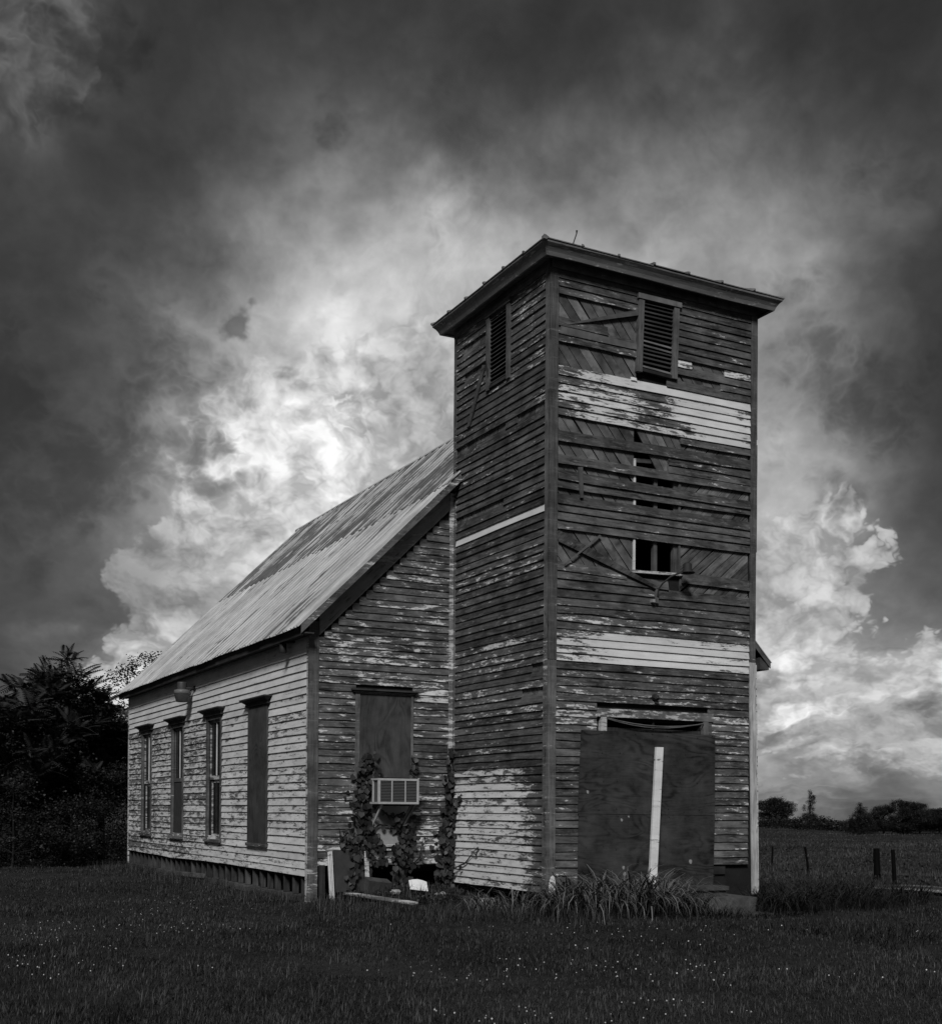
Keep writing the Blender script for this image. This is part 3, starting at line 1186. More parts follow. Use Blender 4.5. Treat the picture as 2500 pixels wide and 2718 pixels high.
# low tin roof of the tower: sheets with standing ribs, each sheet its own piece
ROOF_H = 0.42
apex = np.array((TW / 2, TD / 2, 9.08 + ROOF_H))
for (cA, cB, nsh) in (((-OV, -OV), (TW + OV, -OV), 7), ((TW + OV, -OV), (TW + OV, TD + OV), 6), ((TW + OV, TD + OV), (-OV, TD + OV), 7), ((-OV, TD + OV), (-OV, -OV), 6)):
    cA, cB = np.array(cA + (9.072,)), np.array(cB + (9.072,))
    for i in range(nsh):
        f0, f1 = i / nsh, (i + 1) / nsh
        p0, p1 = cA + (cB - cA) * f0, cA + (cB - cA) * f1
        dz = np.array((0, 0, random.uniform(-0.004, 0.012)))
        mb = MB()
        up = np.array((0, 0, 0.022))
        mb.face_block([p0 + dz, p1 + dz, apex, p0 + dz + up * 0.6, p1 + dz + up * 0.6, apex + up * 0.6], [(0, 1, 4, 3), (3, 4, 5), (1, 2, 5, 4), (2, 0, 3, 5), (0, 2, 1)])
        d = (apex - p0) / np.linalg.norm(apex - p0)
        w_ = (cB - cA) / np.linalg.norm(cB - cA) * 0.035
        mb.obox(p0 + dz - d * 0.012 + up * 0.6, w_, d * 1.5, (0, 0, 0.028))
        mb.build('roof_sheet', M_ROOFTIN_OLD, church)
mb = MB()
mb.obox((-OV - 0.012, -OV - 0.012, 9.058), (0.06, 0, 0), (0, 0.06, 0), (0.01, 0.01, 0.055))
mb.build('roof_hip_cap', M_ROOFTIN_OLD, church)

# ---------------- nave roof
roof = MB()
dk = 0.05
for (x0, z0, x1, z1) in ((EAVE_X + 0.03, EAVE_Z + 0.03 * SLOPE, RIDGE_X, RIDGE_Z), (TW - EAVE_X - 0.03, EAVE_Z + 0.03 * SLOPE, RIDGE_X, RIDGE_Z)):
    for (ya, yb, clip_tower) in ((2.712, TD - 0.002, True), (TD, 15.72, False)):
        xe, ze = x1, z1
        if clip_tower:
            xe = -0.006 if x0 < 0 else TW + 0.006
            ze = EAVE_Z + SLOPE * ((xe - EAVE_X) if x0 < 0 else (TW - EAVE_X - xe))
        roof.prism([(x0, ya, z0 - dk - 0.03), (xe, ya, ze - dk - 0.03), (xe, ya, ze - 0.03), (x0, ya, z0 - 0.03)], (0, yb - ya, 0))
nave_roof = roof.build('nave_roof', M_DARKWOOD, church, uvdir=(0, 1, 0))


def tin_sheet(y0, y1, s0, s1, lift, rust):
    """ribbed sheet from slope distance s0 to s1 (0 at the eave), profile across y"""
    prof = []
    w = y1 - y0
    for c in (0.0, 0.5):
        yc = y0 + w * c
        prof += [(yc, 0.0), (yc + 0.012, 0.024), (yc + 0.034, 0.024), (yc + 0.046, 0.0), (yc + w * 0.25 - 0.012, 0.0), (yc + w * 0.25, 0.009), (yc + w * 0.25 + 0.012, 0.0)]
    prof.append((y1 + 0.004, 0.0))
    rib_shade = [k % 7 in (0, 3, 6) for k in range(len(prof))]  # rib shading painted in as dark lines at the rib feet
    c, s = 1 / math.hypot(1, SLOPE), SLOPE / math.hypot(1, SLOPE)
    mb = MB()
    ns = 4
    jit = random.uniform(-0.012, 0.012)
    for i in range(ns + 1):
        t = s0 + (s1 - s0) * i / ns + (jit if i == 0 else 0)
        for (yy, h) in prof:
            hh = h + lift + 0.004 * math.sin(yy * 3 + t * 2)
            xx = EAVE_X + t * c - hh * s
            mb.v.append((xx, yy, EAVE_Z + t * s + hh * c))
            mb.p.append(rust(yy, t) + random.uniform(-0.05, 0.05) + (0.45 if abs(h) < 1e-6 and rib_shade[prof.index((yy, h))] else 0.0))
    m_ = len(prof)
    for i in range(ns):
        for k in range(m_ - 1):
            mb.f.append((i * m_ + k, i * m_ + k + 1, (i + 1) * m_ + k + 1, (i + 1) * m_ + k))
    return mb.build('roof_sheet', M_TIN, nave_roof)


S_TOT = math.hypot(RIDGE_X - EAVE_X, RIDGE_Z - EAVE_Z)
LAP = 3.45
NSH = 20
SW = (15.76 - 2.69) / NSH
for i in range(NSH):
    y0 = 2.69 + SW * i
    y1 = y0 + SW
    top = S_TOT
    lowr = random.uniform(-0.18, 0.04)
    upr = random.uniform(0.15, 0.55)
    top_lo = LAP + 0.1
    if y0 < TD - 0.1:       # first sheet is cut by the tower's flank
        ycut = TD - 0.004
        smax = math.hypot(0 - EAVE_X, SLOPE * (0 - EAVE_X)) - 0.01
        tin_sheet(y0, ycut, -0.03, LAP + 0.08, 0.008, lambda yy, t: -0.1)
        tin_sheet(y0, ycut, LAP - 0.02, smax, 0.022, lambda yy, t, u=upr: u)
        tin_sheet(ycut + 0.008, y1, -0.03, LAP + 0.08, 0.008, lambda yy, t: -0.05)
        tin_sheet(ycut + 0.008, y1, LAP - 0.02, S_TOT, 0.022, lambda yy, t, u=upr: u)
        continue
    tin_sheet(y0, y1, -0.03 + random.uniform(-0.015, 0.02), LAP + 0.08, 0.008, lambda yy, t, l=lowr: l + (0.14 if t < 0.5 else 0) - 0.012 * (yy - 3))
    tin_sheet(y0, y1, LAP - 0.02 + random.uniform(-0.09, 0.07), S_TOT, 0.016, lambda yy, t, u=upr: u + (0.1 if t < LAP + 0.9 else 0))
rr = MB()
c_, s_ = 1 / math.hypot(1, SLOPE), SLOPE / math.hypot(1, SLOPE)
for (ya, yb, xe) in ((2.69, TD - 0.004, TW + 0.006), (TD, 15.76, RIDGE_X)):
    ze = EAVE_Z + SLOPE * (TW - EAVE_X - xe)
    rr.prism([(TW - EAVE_X, ya, EAVE_Z), (xe, ya, ze), (xe, ya, ze + 0.02), (TW - EAVE_X + 0.015, ya, EAVE_Z + 0.005)], (0, yb - ya, 0))
rr.build('roof_sheet', M_TIN, nave_roof, label='plain tin of the far roof slope')
cap = MB()
cap.tube([(RIDGE_X, TD + 0.01, RIDGE_Z + 0.01), (RIDGE_X, 15.77, RIDGE_Z + 0.01)], 0.05, 6)
cap.build('ridge_cap', M_TIN, nave_roof)


def slope_board(name, y0, y1, off0, off1, xa, xb, mat, paint, label=None):
    """board following the left rake between plan x = xa..xb, off0/off1 below the roof line (vertical)"""
    mb = MB()
    n = 8
    for i in range(n + 1):
        x = xa + (xb - xa) * i / n
        z = EAVE_Z + SLOPE * (x - EAVE_X)
        pv = paint(i / n) if callable(paint) else paint
        for (yy, o) in ((y1, off1), (y0, off1), (y0, off0), (y1, off0)):
            mb.v.append((x, yy, z - o))
            mb.p.append(pv)
    for i in range(n):
        for k in range(4):
            mb.f.append((i * 4 + k, i * 4 + (k + 1) % 4, i * 4 + 4 + (k + 1) % 4, i * 4 + 4 + k))
    mb.f += [(3, 2, 1, 0), tuple(n * 4 + k for k in range(4))]
    return mb.build(name, mat, church, label=label, uvdir=(1, 0, SLOPE))


slope_board('rake_fascia', 2.685, 2.709, -0.002, 0.125, EAVE_X + 0.02, -0.008, M_TRIM, 0.24)
slope_board('rake_frieze', TD - 0.040, TD - 0.004, 0.105, 0.47, -2.315, -0.11, M_FRIEZE, lambda f: 0.40 if 0.45 < f < 0.8 else 0.10)
slope_board('rake_soffit', 2.712, TD - 0.002, 0.095, 0.112, -2.66, -0.03, M_BARE, 0.0)
mb = MB()
mb.box(EAVE_X + 0.035, EAVE_X + 0.055, 2.712, 15.72, 3.80, 3.905)
mb.build('eave_fascia', M_DARKWOOD, church, uvdir=(0, 1, 0))
mb = MB()
mb.box(EAVE_X + 0.058, -NA - 0.022, 2.712, 15.72, 3.83, 3.85)
mb.build('eave_soffit', M_DARKWOOD, church, uvdir=(0, 1, 0))
# far eave showing beyond the tower
mb = MB()
xq = TW - EAVE_X
mb.prism([(TW + 0.01, 2.69, EAVE_Z + SLOPE * (xq - TW) - 0.13 * 1.0 - 0.01), (xq - 0.02, 2.69, EAVE_Z - 0.10), (xq - 0.02, 2.69, EAVE_Z - 0.004), (TW + 0.01, 2.69, EAVE_Z + SLOPE * (xq - TW) - 0.012)], (0, 0.022, 0))
mb.build('rake_fascia', M_TRIM, church, uvdir=(1, 0, -SLOPE))
mb = MB()
mb.prism([(TW + NA + 0.004, 2.715, 3.80), (xq - 0.04, 2.715, 3.80), (xq - 0.04, 2.715, 3.86), (TW + NA + 0.004, 2.715, 4.02)], (0, 12.9, 0))
mb.build('eave_soffit', M_BARE, church, uvdir=(0, 1, 0))

# ---------------- studs and sills showing where the lowest siding is gone
yy = TD + 0.30
while yy < N_END - 0.1:
    mb = MB()
    mb.box(-NA + 0.006, -NA + 0.10, yy - 0.022, yy + 0.022, -0.145, 0.20)
    mb.build('stud', M_STUD, nave_wall, uvdir=(0, 0, 1))
    yy += 0.405 + random.uniform(-0.03, 0.03)
for xx in (-1.42, -0.98, -0.22):
    mb = MB()
    mb.box(xx - 0.028, xx + 0.028, TD + 0.02, TD + 0.10, -0.2, 0.36)
    mb.build('stud', M_BARE, nave_wall, uvdir=(0, 0, 1))
mb = MB()
mb.box(-NA - 0.035, -NA + 0.15, TD + 0.15, N_END - 0.02, -0.30, -0.15)
mb.build('sill_beam', M_STUD, nave_wall, uvdir=(0, 1, 0))
mb = MB()
mb.obox((-NA - 0.075, 3.05, -0.315), (0.035, 0, 0), (0, 4.7, 0.10), (0.0, 0, 0.10))
mb.build('loose_sill_plank', M_BARE, nave_wall, uvdir=(0, 1, 0))
mb = MB()
mb.obox((-NA - 0.06, 8.6, -0.17), (0.03, 0, 0), (0, 2.2, -0.05), (0.0, 0, 0.09))
mb.build('loose_sill_plank', M_BARE, nave_wall, uvdir=(0, 1, 0))
mb = MB()
mb.box(-NA + 0.16, TW, TD + 0.8, TD + 0.9, -0.3, 0.2)
mb.box(-NA + 0.5, -NA + 0.6, TD + 0.8, N_END, -0.3, 0.2)
mb.build('crawlspace_wall', M_INTERIOR, nave_wall)


# ---------------- louvred belfry windows
def louver_window(face, a0, a1, z0, z1, tilt_a=0.0, sag=0.0, broken=()):
    """a0..a1 outer width of the frame"""
    g = MB()
    lw = []

    def stile(s0, s1):
        mb_ = MB()
        p = np.array(face_pt(face, s0 - tilt_a, z0 - 0.05, -0.02))
        mb_.obox(p, np.array(face_pt(face, s1 - tilt_a, z0 - 0.05, -0.02)) - p, np.array(face_pt(face, s0 - tilt_a, z0 - 0.05, 0.055)) - p,
                 np.array(face_pt(face, s0, z1, -0.02)) - p)
        return mb_
    root = stile(a0, a0 + 0.095).build('louver_window', M_BARE, church, uvdir=(0, 0, 1))
    stile(a1 - 0.095, a1).build('frame', M_BARE, root, uvdir=(0, 0, 1))
    hd = MB()
    p = np.array(face_pt(face, a0 - 0.02, z1 + 0.003, -0.02))
    hd.obox(p, np.array(face_pt(face, a1 + 0.03, z1 + 0.003, -0.02)) - p, np.array(face_pt(face, a0 - 0.02, z1 + 0.003, 0.07)) - p, (0, 0, 0.075))
    hd.build('frame', M_BARE, root, uvdir=FDIR[face])
    sl = MB()
    p = np.array(face_pt(face, a0 + 0.02 - tilt_a, z0 - 0.03, -0.02))
    sl.obox(p, np.array(face_pt(face, a1 - tilt_a, z0 - 0.03 - sag, -0.02)) - p, np.array(face_pt(face, a0 + 0.02 - tilt_a, z0 - 0.03, 0.05)) - p, (0, 0, 0.045))
    sl.build('frame', M_DARKWOOD, root, uvdir=FDIR[face])
    n = int((z1 - z0) / 0.062)
    for i in range(n):
        z = z0 + 0.04 + 0.062 * i
        f = (z - z0) / (z1 - z0)
        sh = -tilt_a * (1 - f)
        b0, b1 = a0 + 0.098 + sh, a1 - 0.098 + sh
        dzl = random.uniform(-0.004, 0.004)
        dzr = dzl + (random.uniform(-0.03, -0.01) if i in broken else random.uniform(-0.003, 0.003)) - sag * (1 - f) * 0.6
        mb_ = MB()
        q0, q1 = face_pt(face, b0, z + dzl, 0.030), face_pt(face, b1, z + dzr, 0.030)
        q2, q3 = face_pt(face, b1, z + dzr + 0.062, -0.035), face_pt(face, b0, z + dzl + 0.062, -0.035)
        mb_.prism([q0, q1, q2, q3], np.array((0, 0, 0.012)))
        mb_.build('slat', M_DARKWOOD if i not in broken else M_BARE, root, uvdir=FDIR[face])
    bk = MB()
    p = np.array(face_pt(face, a0 + 0.06, z0 - 0.02, -0.20))
    bk.obox(p, np.array(face_pt(face, a1 - 0.06, z0 - 0.02, -0.20)) - p, np.array(face_pt(face, a0 + 0.06, z0 - 0.02, -0.16)) - p, (0, 0, z1 - z0 + 0.02))
    bk.build('back_panel', M_INTERIOR, root)
    return root


louver_window('front', 1.472, 2.20, 7.66, 8.675, tilt_a=0.035, sag=0.03, broken=(5, 6, 0))
louver_window('side', 1.10, 1.83, 7.67, 8.74, tilt_a=0.0, sag=0.0, broken=(3,))

# ---------------- boarded-over tower window
jm = MB()
jm.box(1.425, 1.458, -0.012, 0.10, 4.71, 6.34, 0.9)
win = jm.build('tower_window', M_WHITE, church, uvdir=(0, 0, 1))
mb = MB()
mb.box(1.80, 1.865, 0.015, 0.075, 4.715, 6.20)
mb.build('mullion', M_BARE, win, uvdir=(0, 0, 1))
mb = MB()
mb.box(2.235, 2.272, -0.012, 0.10, 4.74, 6.20)
mb.box(2.16, 2.232, 0.02, 0.08, 4.74, 6.20)
mb.build('jamb', M_BARE, win, uvdir=(0, 0, 1))
mb = MB()
mb.obox((1.40, -0.035, 4.668), (0.90, 0, 0.03), (0, 0.15, 0), (0, 0, 0.04), 0.5)
mb.build('sill', M_TRIM, win, uvdir=(1, 0, 0))
mb = MB()
mb.obox((1.46, 0.03, 6.30), (0.30, 0, 0.02), (0, 0.05, 0), (0, 0, 0.06))
mb.build('rail', M_BARE, win, uvdir=(1, 0, 0))


def loose_board(name, face, pts, out, th, mat=None, paint=0.05, label=None, parent=None):
    """flat plank through four (a,z) corners"""
    mb_ = MB()
    P4 = [face_pt(face, a, z, o) for (a, z), o in zip(pts, out)]
    d = np.array(face_pt(face, 0, 0, th)) - np.array(face_pt(face, 0, 0, 0))
    mb_.prism(P4, d, paint)
    u = np.array(P4[1]) - np.array(P4[0])
    return mb_.build(name, mat or M_BARE, parent or church, label=label, uvdir=u)


loose_board('brace_board', 'front', [(0.26, 8.068), (1.455, 8.425), (1.455, 8.515), (0.30, 8.10)], [0.008, 0.03, 0.03, 0.008], 0.022, M_BARE, label='pale splintered board nailed at a slant left of the louver')
loose_board('brace_board', 'front', [(0.15, 7.925), (1.45, 7.93), (1.45, 8.01), (0.15, 8.04)], [0.002] * 4, 0.024, M_BARE)
loose_board('brace_board', 'front', [(0.475, 5.637), (0.525, 5.643), (0.512, 6.078), (0.437, 6.068)], [0.040] * 4, 0.02, M_BARE, label='short upright board dangling across two clapboards')
loose_board('brace_board', 'front', [(0.215, 4.668), (0.238, 4.66), (0.845, 5.135), (0.815, 5.15)], [0.045, 0.045, 0.03, 0.03], 0.014, M_BARE, label='thin pale lath nailed at a slant below the boards')
loose_board('brace_board', 'front', [(1.80, 4.455), (1.835, 4.49), (0.135, 5.145), (0.135, 4.985)], [0.046, 0.046, 0.012, 0.012], 0.018, M_SIDING, 0.0, label='fallen clapboard hanging down towards the bent lamp')
loose_board('brace_board', 'side', [(2.467, 7.24), (2.364, 7.24), (1.853, 8.04), (1.952, 8.07)], [0.03] * 4, 0.02, M_BARE, label='loose board hanging aslant under the side louver')

# ---------------- doorway: frame, transom gap, two plywood sheets
mb = MB()
mb.box(0.80, 2.88, -0.045, 0.02, 2.545, 2.665, 0.46)
door = mb.build('door_frame', M_TRIM, church, uvdir=(1, 0, 0))
for (x0, x1, p_) in ((0.862, 0.960, 0.66), (2.70, 2.795, 0.15), (2.80, 2.862, 0.1)):
    mb = MB()
    mb.box(x0, x1, -0.04 if x1 < 2.8 else -0.03, 0.06, 0.0, 2.54, p_)
    mb.build('jamb', M_TRIM, door, uvdir=(0, 0, 1))
mb = MB()
mb.box(0.965, 2.695, 0.02, 0.05, 0.0, 2.40)
mb.box(1.80, 1.83, 0.01, 0.05, 2.402, 2.54)
mb.build('door_leaf', M_DARKWOOD, door, uvdir=(0, 0, 1))
mb = MB()
pts = [(0.97 + 1.72 * t, -0.048, 2.525 - 0.075 * 4 * t * (1 - t) - 0.02 * t) for t in np.linspace(0, 1, 9)]
mb.tube(pts, 0.010, 5)
pts = [(0.97 + 1.72 * t, -0.050, 2.515 - 0.10 * 4 * t * (1 - t)) for t in np.linspace(0, 1, 9)]
mb.tube(pts, 0.007, 5)
mb.build('sagging_cable', M_BARE, door, uvdir=(1, 0, 0))
loose_board('plywood_sheet', 'front', [(0.468, 1.148), (2.905, 1.134), (2.905, 2.345), (0.515, 2.338)], [0.048] * 4, 0.014, M_PLY, label='upper plywood sheet nailed over the door')
loose_board('plywood_sheet', 'front', [(0.47, -0.06), (2.875, -0.06), (2.905, 1.128), (0.478, 1.142)], [0.052] * 4, 0.014, M_PLY, label='lower plywood sheet nailed over the door')
nail = MB()
for (a, z, r) in ((1.21, 1.06, .022), (1.33, 1.11, .014), (1.245, 0.375, .024), (1.265, 0.275, .026), (2.455, 0.44, .03), (0.62, 1.46, .022)):
    for kk in range(1):
        ang = np.linspace(0, 2 * math.pi, 9)[:-1]
        rr_ = [r * random.uniform(0.7, 1.2) for _ in ang]
        nail.prism([(a + q * math.cos(t), -0.0665, z + q * 1.25 * math.sin(t)) for q, t in zip(rr_, ang)], (0, -0.003, 0))
nail.build('mud_splash', M_PANEL, church)
nh = MB()
for zr in (0.25, 0.65, 1.08, 1.20, 1.62, 2.02, 2.30):
    for a in np.arange(0.56, 2.9, 0.29):
        if random.random() < 0.7:
            aa, z_ = a + random.uniform(-0.05, 0.05), zr + random.uniform(-0.03, 0.03)
            nh.prism([(aa + 0.009 * math.cos(t), -0.066, z_ + 0.009 * math.sin(t)) for t in np.linspace(0, 5.24, 6)], (0, -0.003, 0))
nh.build('nail_heads', M_DARK_METAL, church, kind='stuff')
# dark boards and vent in the gap right of the door
mb = MB()
mb.box(2.91, 3.16, 0.0, 0.03, 0.24, 0.39)
mb.build('skirting_board', M_DARKWOOD, church, uvdir=(1, 0, 0))

# ---------------- nave side windows
for k, y in enumerate(WIN_Y):
    boarded = (k == 0)
    screened = (k == 2)
    fo = MB()
    p_ = 0.10
    fo.box(-NA - 0.034, -NA + 0.02, y + WHW, y + WHW + 0.095, WZ0 - 0.01, WZ1 + 0.07, p_)
    fo.box(-NA - 0.034, -NA + 0.02, y - WHW - 0.095, y - WHW, WZ0 - 0.01, WZ1 + 0.07, p_)
    fo.box(-NA - 0.034, -NA + 0.02, y - WHW + 0.001, y + WHW - 0.001, WZ1, WZ1 + 0.07, p_)
    w_o = fo.build('window', M_TRIM, church, uvdir=(0, 0, 1), label='window boarded with one dark plywood panel' if boarded else ('window with dull frame and dark insect screen' if screened else None))
    co = MB()
    co.box(-NA - 0.075, -NA + 0.0, y - 0.60, y + 0.60, WZ1 + 0.072, WZ1 + 0.125, 0.05)
    co.prism([(-NA - 0.078, y - 0.60, WZ1 + 0.127), (-NA - 0.155, y - 0.68, WZ1 + 0.180), (-NA - 0.155, y + 0.68, WZ1 + 0.180), (-NA - 0.078, y + 0.60, WZ1 + 0.127)][::-1], (0.0, 0, 0.018), 0.05)
    co.box(-NA - 0.16, -NA, y - 0.69, y + 0.69, WZ1 + 0.182, WZ1 + 0.205, 0.12)
    co.prism([(-NA, y - 0.60, WZ1 + 0.126), (-NA - 0.077, y - 0.60, WZ1 + 0.126), (-NA - 0.154, y - 0.68, WZ1 + 0.18), (-NA, y - 0.68, WZ1 + 0.18)], (0, 0.012, 0), 0.05)
    co.prism([(-NA, y + 0.60, WZ1 + 0.126), (-NA - 0.077, y + 0.60, WZ1 + 0.126), (-NA - 0.154, y + 0.68, WZ1 + 0.18), (-NA, y + 0.68, WZ1 + 0.18)], (0, -0.012, 0), 0.05)
    co.build('cornice', M_DARKWOOD, w_o, uvdir=(0, 1, 0))
    si = MB()
    si.box(-NA - 0.075, -NA + 0.05, y - 0.55, y + 0.55, WZ0 - 0.075, WZ0 - 0.02, 0.2)
    si.build('sill', M_TRIM, w_o, uvdir=(0, 1, 0))
    if boarded:
        pb = MB()
        pb.box(-NA - 0.056, -NA - 0.037, y - WHW - 0.09, y + WHW + 0.09, WZ0 - 0.018, WZ1 + 0.03)
        pb.build('plywood_panel', M_PLY_V, w_o)
        continue
    xs = -NA + 0.022
    mid = 1.73
    sm, pcov = (M_TRIM, 0.10) if screened else (M_TRIM, 0.50)
    for (z0, z1, dx_) in ((mid, WZ1, 0.0), (WZ0, mid - 0.002, 0.034)):
        sa = MB()
        b_ = 0.055
        sa.box(xs + dx_, xs + dx_ + 0.032, y - WHW + 0.002, y - WHW + b_, z0, z1, pcov)
        sa.box(xs + dx_, xs + dx_ + 0.032, y + WHW - b_, y + WHW - 0.002, z0, z1, pcov)
        sa.box(xs + dx_, xs + dx_ + 0.032, y - WHW + b_ + 0.001, y + WHW - b_ - 0.001, z1 - b_, z1 - 0.001, pcov)
        sa.box(xs + dx_, xs + dx_ + 0.032, y - WHW + b_ + 0.001, y + WHW - b_ - 0.001, z0 + 0.001, z0 + b_ + 0.02, pcov)
        sa.build('sash', sm, w_o, uvdir=(0, 0, 1))
        if dx_ == 0.0:
            mu = MB()
            mu.box(xs + 0.002, xs + 0.026, y - 0.017, y + 0.017, z0 + b_ + 0.021, z1 - b_ - 0.001, 1.0)
            mu.build('muntin', M_TRIM if screened else M_WHITE, w_o, uvdir=(0, 0, 1))
        gl = MB()
        gl.box(xs + dx_ + 0.014, xs + dx_ + 0.018, y - WHW + b_ * 0.7, y + WHW - b_ * 0.7, z0 + b_ * 0.7, z1 - b_ * 0.7)
        gl.build('pane', M_GLASS, w_o)
    if screened:
        sc_ = MB()
        sc_.box(xs - 0.012, xs - 0.008, y - WHW + 0.05, y + WHW - 0.05, WZ0 + 0.03, mid - 0.02)
        sc_.build('insect_screen', M_SCREEN, w_o)

# ---------------- gable window, boarded, with a panel under the cooler
mb = MB()
mb.box(-1.715, -1.640, TD - 0.036, TD + 0.02, 0.60, 2.985, 0.10)
mb.box(-0.765, -0.725, TD - 0.036, TD + 0.02, 0.60, 2.985, 0.10)
mb.box(-1.715, -0.725, TD - 0.038, TD + 0.02, 2.987, 3.035, 0.08)
gw_ = mb.build('window', M_TRIM, church, label='gable window boarded with plywood above the cooler', uvdir=(0, 0, 1))
mb = MB()
mb.box(-1.79, -0.655, TD - 0.095, TD, 3.037, 3.062, 0.25)
mb.box(-1.76, -0.69, TD - 0.07, TD, 3.010, 3.035, 0.1)
mb.build('cornice', M_DARKWOOD, gw_, uvdir=(1, 0, 0))
mb = MB()
mb.box(-1.638, -0.767, TD - 0.024, TD - 0.008, 1.69, 2.985)
mb.build('plywood_panel', M_PLY_V, gw_)
mb = MB()
mb.box(-1.638, -0.767, TD - 0.020, TD - 0.006, 0.655, 1.245)
mb.build('lower_panel', M_PANEL, gw_)
mb = MB()
mb.box(-1.74, -0.70, TD - 0.06, TD, 0.605, 0.650, 0.75)
mb.build('sill', M_TRIM, gw_, uvdir=(1, 0, 0))

# ------------------------------------------------------------------ things on and about the church
ac = thing('air_conditioner', 'boxy pale window air conditioner jutting from the boarded gable window', 'air conditioner', (-1.13, 2.75, 1.27))


def at(o, mb_):
    """shift a mesh built in world metres under an Empty with a location"""
    l = o.location
    mb_.v = [(a - l[0], b - l[1], c - l[2]) for (a, b, c) in mb_.v]
    return mb_


AX0, AX1, AY0, AY1, AZ0, AZ1 = -1.485, -0.792, 2.555, 2.93, 1.272, 1.668
mb = MB()
mb.box(AX0 + 0.025, AX1 - 0.02, AY0 + 0.022, AY1, AZ0 + 0.02, AZ1 - 0.02)
at(ac, mb).build('core', M_AC_GRILLE, ac)
mb = MB()
t_ = 0.034
for (x0, x1, z0, z1) in ((AX0, AX1, AZ1 - t_, AZ1), (AX0, AX1, AZ0, AZ0 + t_), (AX0, AX0 + 0.042, AZ0 + t_ + .001, AZ1 - t_ - .001), (AX1 - t_, AX1, AZ0 + t_ + .001, AZ1 - t_ - .001)):
    mb.box(x0, x1, AY0, AY0 + 0.02, z0, z1)
for f in (0.345, 0.67):
    xm = AX0 + (AX1 - AX0) * f
    mb.box(xm - 0.009, xm + 0.009, AY0 + 0.003, AY0 + 0.02, AZ0 + t_ + .001, AZ1 - t_ - .001)
mb.box(AX0, AX0 + 0.022, AY0 + 0.021, AY1, AZ1 - 0.028, AZ1)
mb.box(AX0, AX0 + 0.022, AY0 + 0.021, AY1, AZ0, AZ0 + 0.03)
mb.box(AX0, AX0 + 0.02, AY0 + 0.20, AY0 + 0.225, AZ0 + 0.031, AZ1 - 0.029)
mb.box(AX0 + 0.023, AX1, AY0 + 0.021, AY1, AZ1 - 0.018, AZ1 - 0.001)
mb.box(AX1 - 0.018, AX1, AY0 + 0.021, AY1, AZ0, AZ1 - 0.02)
at(ac, mb).build('housing', M_AC, ac)
mb = MB()
for i in range(13):
    z = AZ0 + 0.055 + i * 0.0235
    mb.obox((AX0 + 0.045, AY0 + 0.008, z), (AX1 - AX0 - 0.08, 0, 0), (0, 0.014, 0.010), (0, 0, 0.004))
at(ac, mb).build('grille', M_AC_GRILLE, ac)
for xb in (-1.40, -0.90):
    mb = MB()
    mb.tube([(xb, 2.60, 1.268), (xb - 0.04, 2.945, 0.86)], 0.020, 6)
    at(ac, mb).build('bracket', M_AC if xb < -1 else M_BARE, ac, uvdir=(0, 0, 1) if xb > -1 else None)
mb = MB()
mb.tube([(-0.84, 2.62, 1.27), (-0.93, 2.945, 0.82)], 0.022, 6)
at(ac, mb).build('bracket', M_BARE, ac, uvdir=(0, 0, 1))

# barn lamp on the nave side
ll = thing('wall_lamp', 'grey jar-shaped lamp on a short arm on the long side wall under the eave', 'lamp', (-NA - 0.24, 9.62, 3.50))
mb = MB()
mb.lathe((0, 0, 0), [(0.001, 0.20), (0.095, 0.195), (0.10, 0.17), (0.10, 0.04)], 16)
mb.build('lamp_cap', M_GREY_METAL, ll, smooth=True)
mb = MB()
mb.lathe((0, 0, 0), [(0.10, 0.05), (0.155, 0.035), (0.165, -0.03), (0.150, -0.045)], 16)
mb.build('lamp_collar', M_COLLAR, ll, smooth=True)
mb = MB()
mb.lathe((0, 0, 0), [(0.155, -0.045), (0.15, -0.08), (0.118, -0.19), (0.112, -0.20), (0.001, -0.20)], 16)
mb.build('lamp_shade', M_GREY_METAL, ll, smooth=True)
mb = MB()
mb.tube([(0.06, -0.05, 0.07), (0.24, -0.14, 0.07)], 0.024, 8)
mb.box(0.20, 0.236, -0.20, -0.09, 0.02, 0.12)
mb.build('arm', M_DARK_METAL, ll)

# small floodlight at the front corner of the eave
fl = thing('floodlight', 'small black floodlight under the eave at the front corner', 'lamp', (-NA - 0.10, 3.72, 3.78))
mb = MB()
mb.lathe((-0.05, 0.04, -0.13), [(0.001, 0.17), (0.05, 0.17), (0.062, 0.0), (0.058, -0.005), (0.001, -0.005)], 12)
mb.build('lamp_head', M_DARK_METAL, fl, smooth=True)
mb = MB()
mb.tube([(-0.05, 0.03, 0.03), (0.0, -0.12, 0.02), (0.09, -0.14, 0.03)], 0.018, 6)
mb.build('arm', M_DARK_METAL, fl)

